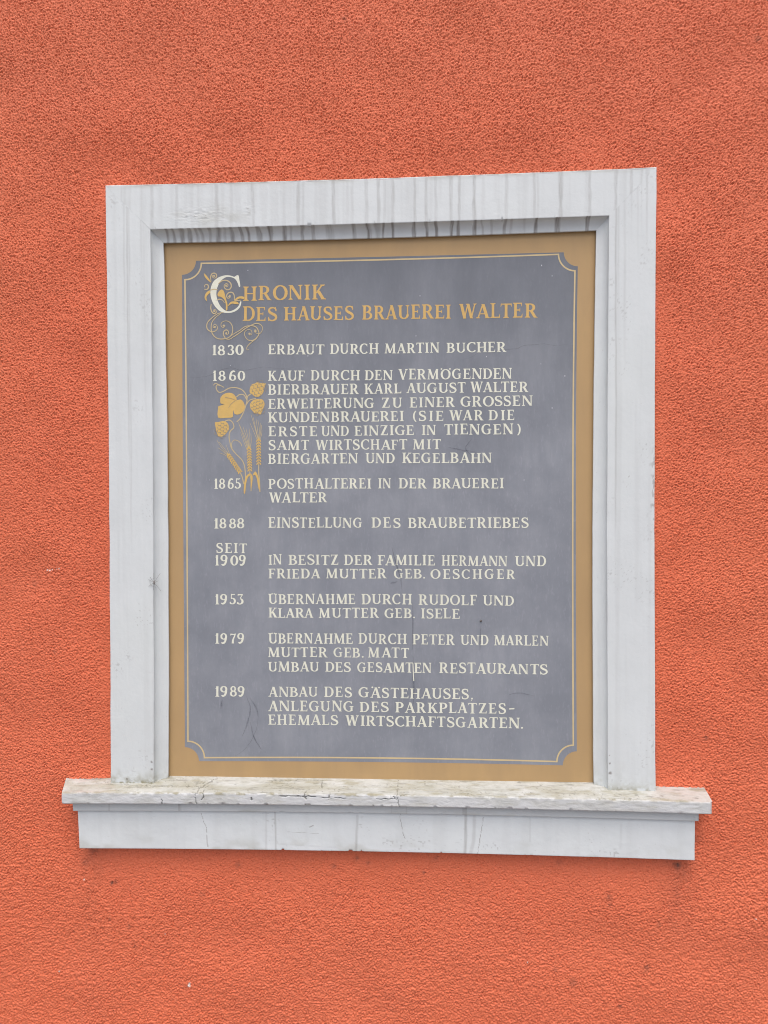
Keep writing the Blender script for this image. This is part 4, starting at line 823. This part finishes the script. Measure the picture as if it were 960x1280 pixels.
# initial letter with its scrollwork
mb = MB(); mb.flat(*poly(catmull(INITIAL, 3, True)), -.0003)
mb.build('initial_letter', M_CREAM, board)
mb = MB()
for pts, w in SC_LINE:
    c_ = catmull(pts, 6); n = len(c_)
    mb.flat(*ribbon(c_, [w * (.55 + .5 * math.sin(math.pi * min(1, (i + 1) / n * 1.4)) ** .6 if i < n * .7 else w * 0 + .55 + .5 * math.sin(math.pi * min(1, .98)) ** .6) for i in range(n)]), -.00045)
for p in SC_DOT: mb.flat(*disc(p, .0021, 12), -.00045)
scroll = mb.build('scrollwork', M_ORNTHIN, board)
for pts in SC_POLY:
    mb = MB(); mb.flat(*poly(catmull(pts, 3, True)), -.0006)
    mb.build('scroll_leaf', M_ORN, scroll)

# hop vine and barley
mb = MB()
for pts, w in STEM + STALK: mb.flat(*ribbon(catmull(pts, 6), w), -.0003)
vine = mb.build('hop_vine', M_ORNTHIN, board)
mb = MB(); mb.flat(*poly(catmull(LEAF, 3, True)), -.00045)
leaf = mb.build('hop_leaf', M_ORN, vine)
mb = MB()
for pts in VEIN: c_ = catmull(pts, 5); mb.flat(*ribbon(c_, [.0012 * (1 - .6 * i / len(c_)) for i in range(len(c_))]), -.0007)
mb.build('leaf_vein', M_OUTLINE, vine)
for pts, (a, b_) in zip(HOP, HOPAX):
    mb = MB()
    mb.flat(*poly(catmull(pts, 3, True)), -.00045)
    a, b_ = np.array(a), np.array(b_)
    ax = b_ - a; L_ = np.linalg.norm(ax); ax /= L_; nx = np.array([-ax[1], ax[0]])
    mb.build('hop_cone', M_ORN, vine)
    mb = MB()
    for r in range(5):                       # overlapping bracts drawn as small arcs
        for c_ in range(-2, 3):
            cpt = a + ax * L_ * (.12 + .19 * r) + nx * L_ * .20 * (c_ + (.5 if r % 2 else 0))
            if abs(c_ + (.5 if r % 2 else 0)) * .20 > .36 - .05 * abs(r - 2): continue
            pts_ = [cpt + (ax * math.cos(t) * .11 + nx * math.sin(t) * .095) * L_ for t in np.linspace(-1.5, 1.5, 8)]
            mb.flat(*ribbon(pts_, .0009), -.0006)
    mb.build('bract', M_OUTLINE, vine)
for (a, b_), awns in zip(EAR, AWN):
    a, b_ = np.array(a), np.array(b_)
    ax = b_ - a; L_ = np.linalg.norm(ax); ax /= L_; nx = np.array([-ax[1], ax[0]])
    mb = MB()
    ang = math.atan2(ax[1], ax[0])
    rows = 9
    for r in range(rows):
        for s_ in (-1, 1):
            cpt = a + ax * L_ * (.06 + .90 * r / (rows - 1)) + nx * s_ * .0029
            mb.flat(*disc(cpt, .0033, 12, .00135, ang + s_ * .62 + math.pi), -.00045)
    mb.flat(*disc(a, .0030, 10, .0016, ang), -.00045)
    mb.flat(*ribbon([a, b_], .0012), -.00045)
    mb.build('barley_ear', M_ORN, vine)
    mb = MB()
    for pts in awns:
        c_ = catmull(pts, 5); mb.flat(*ribbon(c_, [.0011 - .0005 * i / len(c_) for i in range(len(c_))]), -.00035)
    mb.build('awns', M_ORNTHIN, vine)
for pts in BLADE:
    mb = MB(); mb.flat(*poly(catmull(pts, 3, True)), -.0006); mb.build('grass_blade', M_ORN, vine)

# weathering of the board
def mark_mesh(name, items, mat, y, wob):
    mb = MB(); fades = []
    for pts, w in items:
        c_ = catmull(pts, 8); n = len(c_)
        c_ = [p + np.array([rng.uniform(-wob, wob), rng.uniform(-wob, wob)]) for p in c_]
        for lay in ((1.0, .45), (.5, 1.0)) if w > .0016 else ((1.0, 1.0),):
            V, F = ribbon(c_, [w * lay[0] * (.35 + .65 * math.sin(math.pi * (i + .6) / (n + .2))) * rng.uniform(.8, 1.2) for i in range(n)])
            mb.flat(V, F, y, .00001)
            for i in range(n): fades += [lay[1] * (.3 + .7 * math.sin(math.pi * (i + .6) / (n + .2)))] * 2
    o = mb.build(name, mat, board)
    at = o.data.attributes.new('fade', 'FLOAT', 'POINT'); at.data.foreach_set('value', fades)
    return o
for it in CRACK: mark_mesh('crack', [it], M_CRACK, -.0009, .0003)
for it in SMEAR: mark_mesh('run_mark', [it], M_SMEAR, -.0011, .0003)
mb = MB(); c_ = catmull(DRIP, 6); mb.flat(*ribbon(c_, [.0016 + .0008 * i / len(c_) for i in range(len(c_))]), -.0013); mb.build('paint_drip', M_CREAM, board)
for p in SPECK:
    mb = MB()
    mb.flat(*disc(p, rng.uniform(.0005, .0010), 7, rng.uniform(.0006, .0017)), -.0009)
    mb.build('paint_fleck', M_SPECK, board)
bm = bmesh.new(); bmesh.ops.create_uvsphere(bm, u_segments=12, v_segments=8, radius=.0024)
bmesh.ops.scale(bm, vec=(1, .7, 1), verts=bm.verts); bmesh.ops.translate(bm, vec=(NAIL[0], BOARD_Y - .0008, NAIL[1]), verts=bm.verts)
me = bpy.data.meshes.new('nail_head'); bm.to_mesh(me); bm.free(); link('nail_head', me, M_RUST, board)

# ---------------------------------------------------------------- small cobweb on the left jamb
wx, wy, wz = WEB
web = MB()
def thread(p, q_, r):
    p, q_ = Vector(p), Vector(q_); dd = (q_ - p).normalized(); s_ = dd.orthogonal().normalized(); t_ = dd.cross(s_)
    vs = [pt + (s_ * math.cos(k * 2.094) + t_ * math.sin(k * 2.094)) * r for pt in (p, q_) for k in range(3)]
    web.solid(vs, [(0, 1, 4, 3), (1, 2, 5, 4), (2, 0, 3, 5), (0, 2, 1), (3, 4, 5)])
c0 = (wx + .002, wy - .004, wz)
for dx, dy, dz in ((.011, .006, .018), (.012, .008, -.019), (-.011, -.0005, .006), (-.011, -.0005, -.008), (.0, -.0005, .019), (-.001, -.0005, -.016), (-.008, -.0005, .011), (.008, .004, .003)):
    thread(c0, (wx + dx, wy + dy + .0006, wz + dz), .00028)
thread((wx - .008, wy - .0008, wz + .004), (wx - .007, wy - .0008, wz - .006), .00022)
thread((wx + .004, wy - .002, wz + .010), (wx - .005, wy - .001, wz + .006), .0002)
thread((wx + .005, wy - .002, wz - .010), (wx - .006, wy - .001, wz - .006), .0002)
bm = bmesh.new(); bmesh.ops.create_icosphere(bm, subdivisions=2, radius=.0024)
for v_ in bm.verts: v_.co = Vector((v_.co.x * .8 + c0[0], v_.co.y * .7 + c0[1] + .001, v_.co.z * 1.9 + c0[2])) + Vector((rng.uniform(-.0003, .0003), 0, rng.uniform(-.0003, .0003)))
bm.verts.ensure_lookup_table()
web.solid([v_.co[:] for v_ in bm.verts], [tuple(v_.index for v_ in f.verts) for f in bm.faces]); bm.free()
tag(web.build('cobweb', M_WEB), 'small dusty cobweb with a grey clump on the inner edge of the left white jamb', 'cobweb')
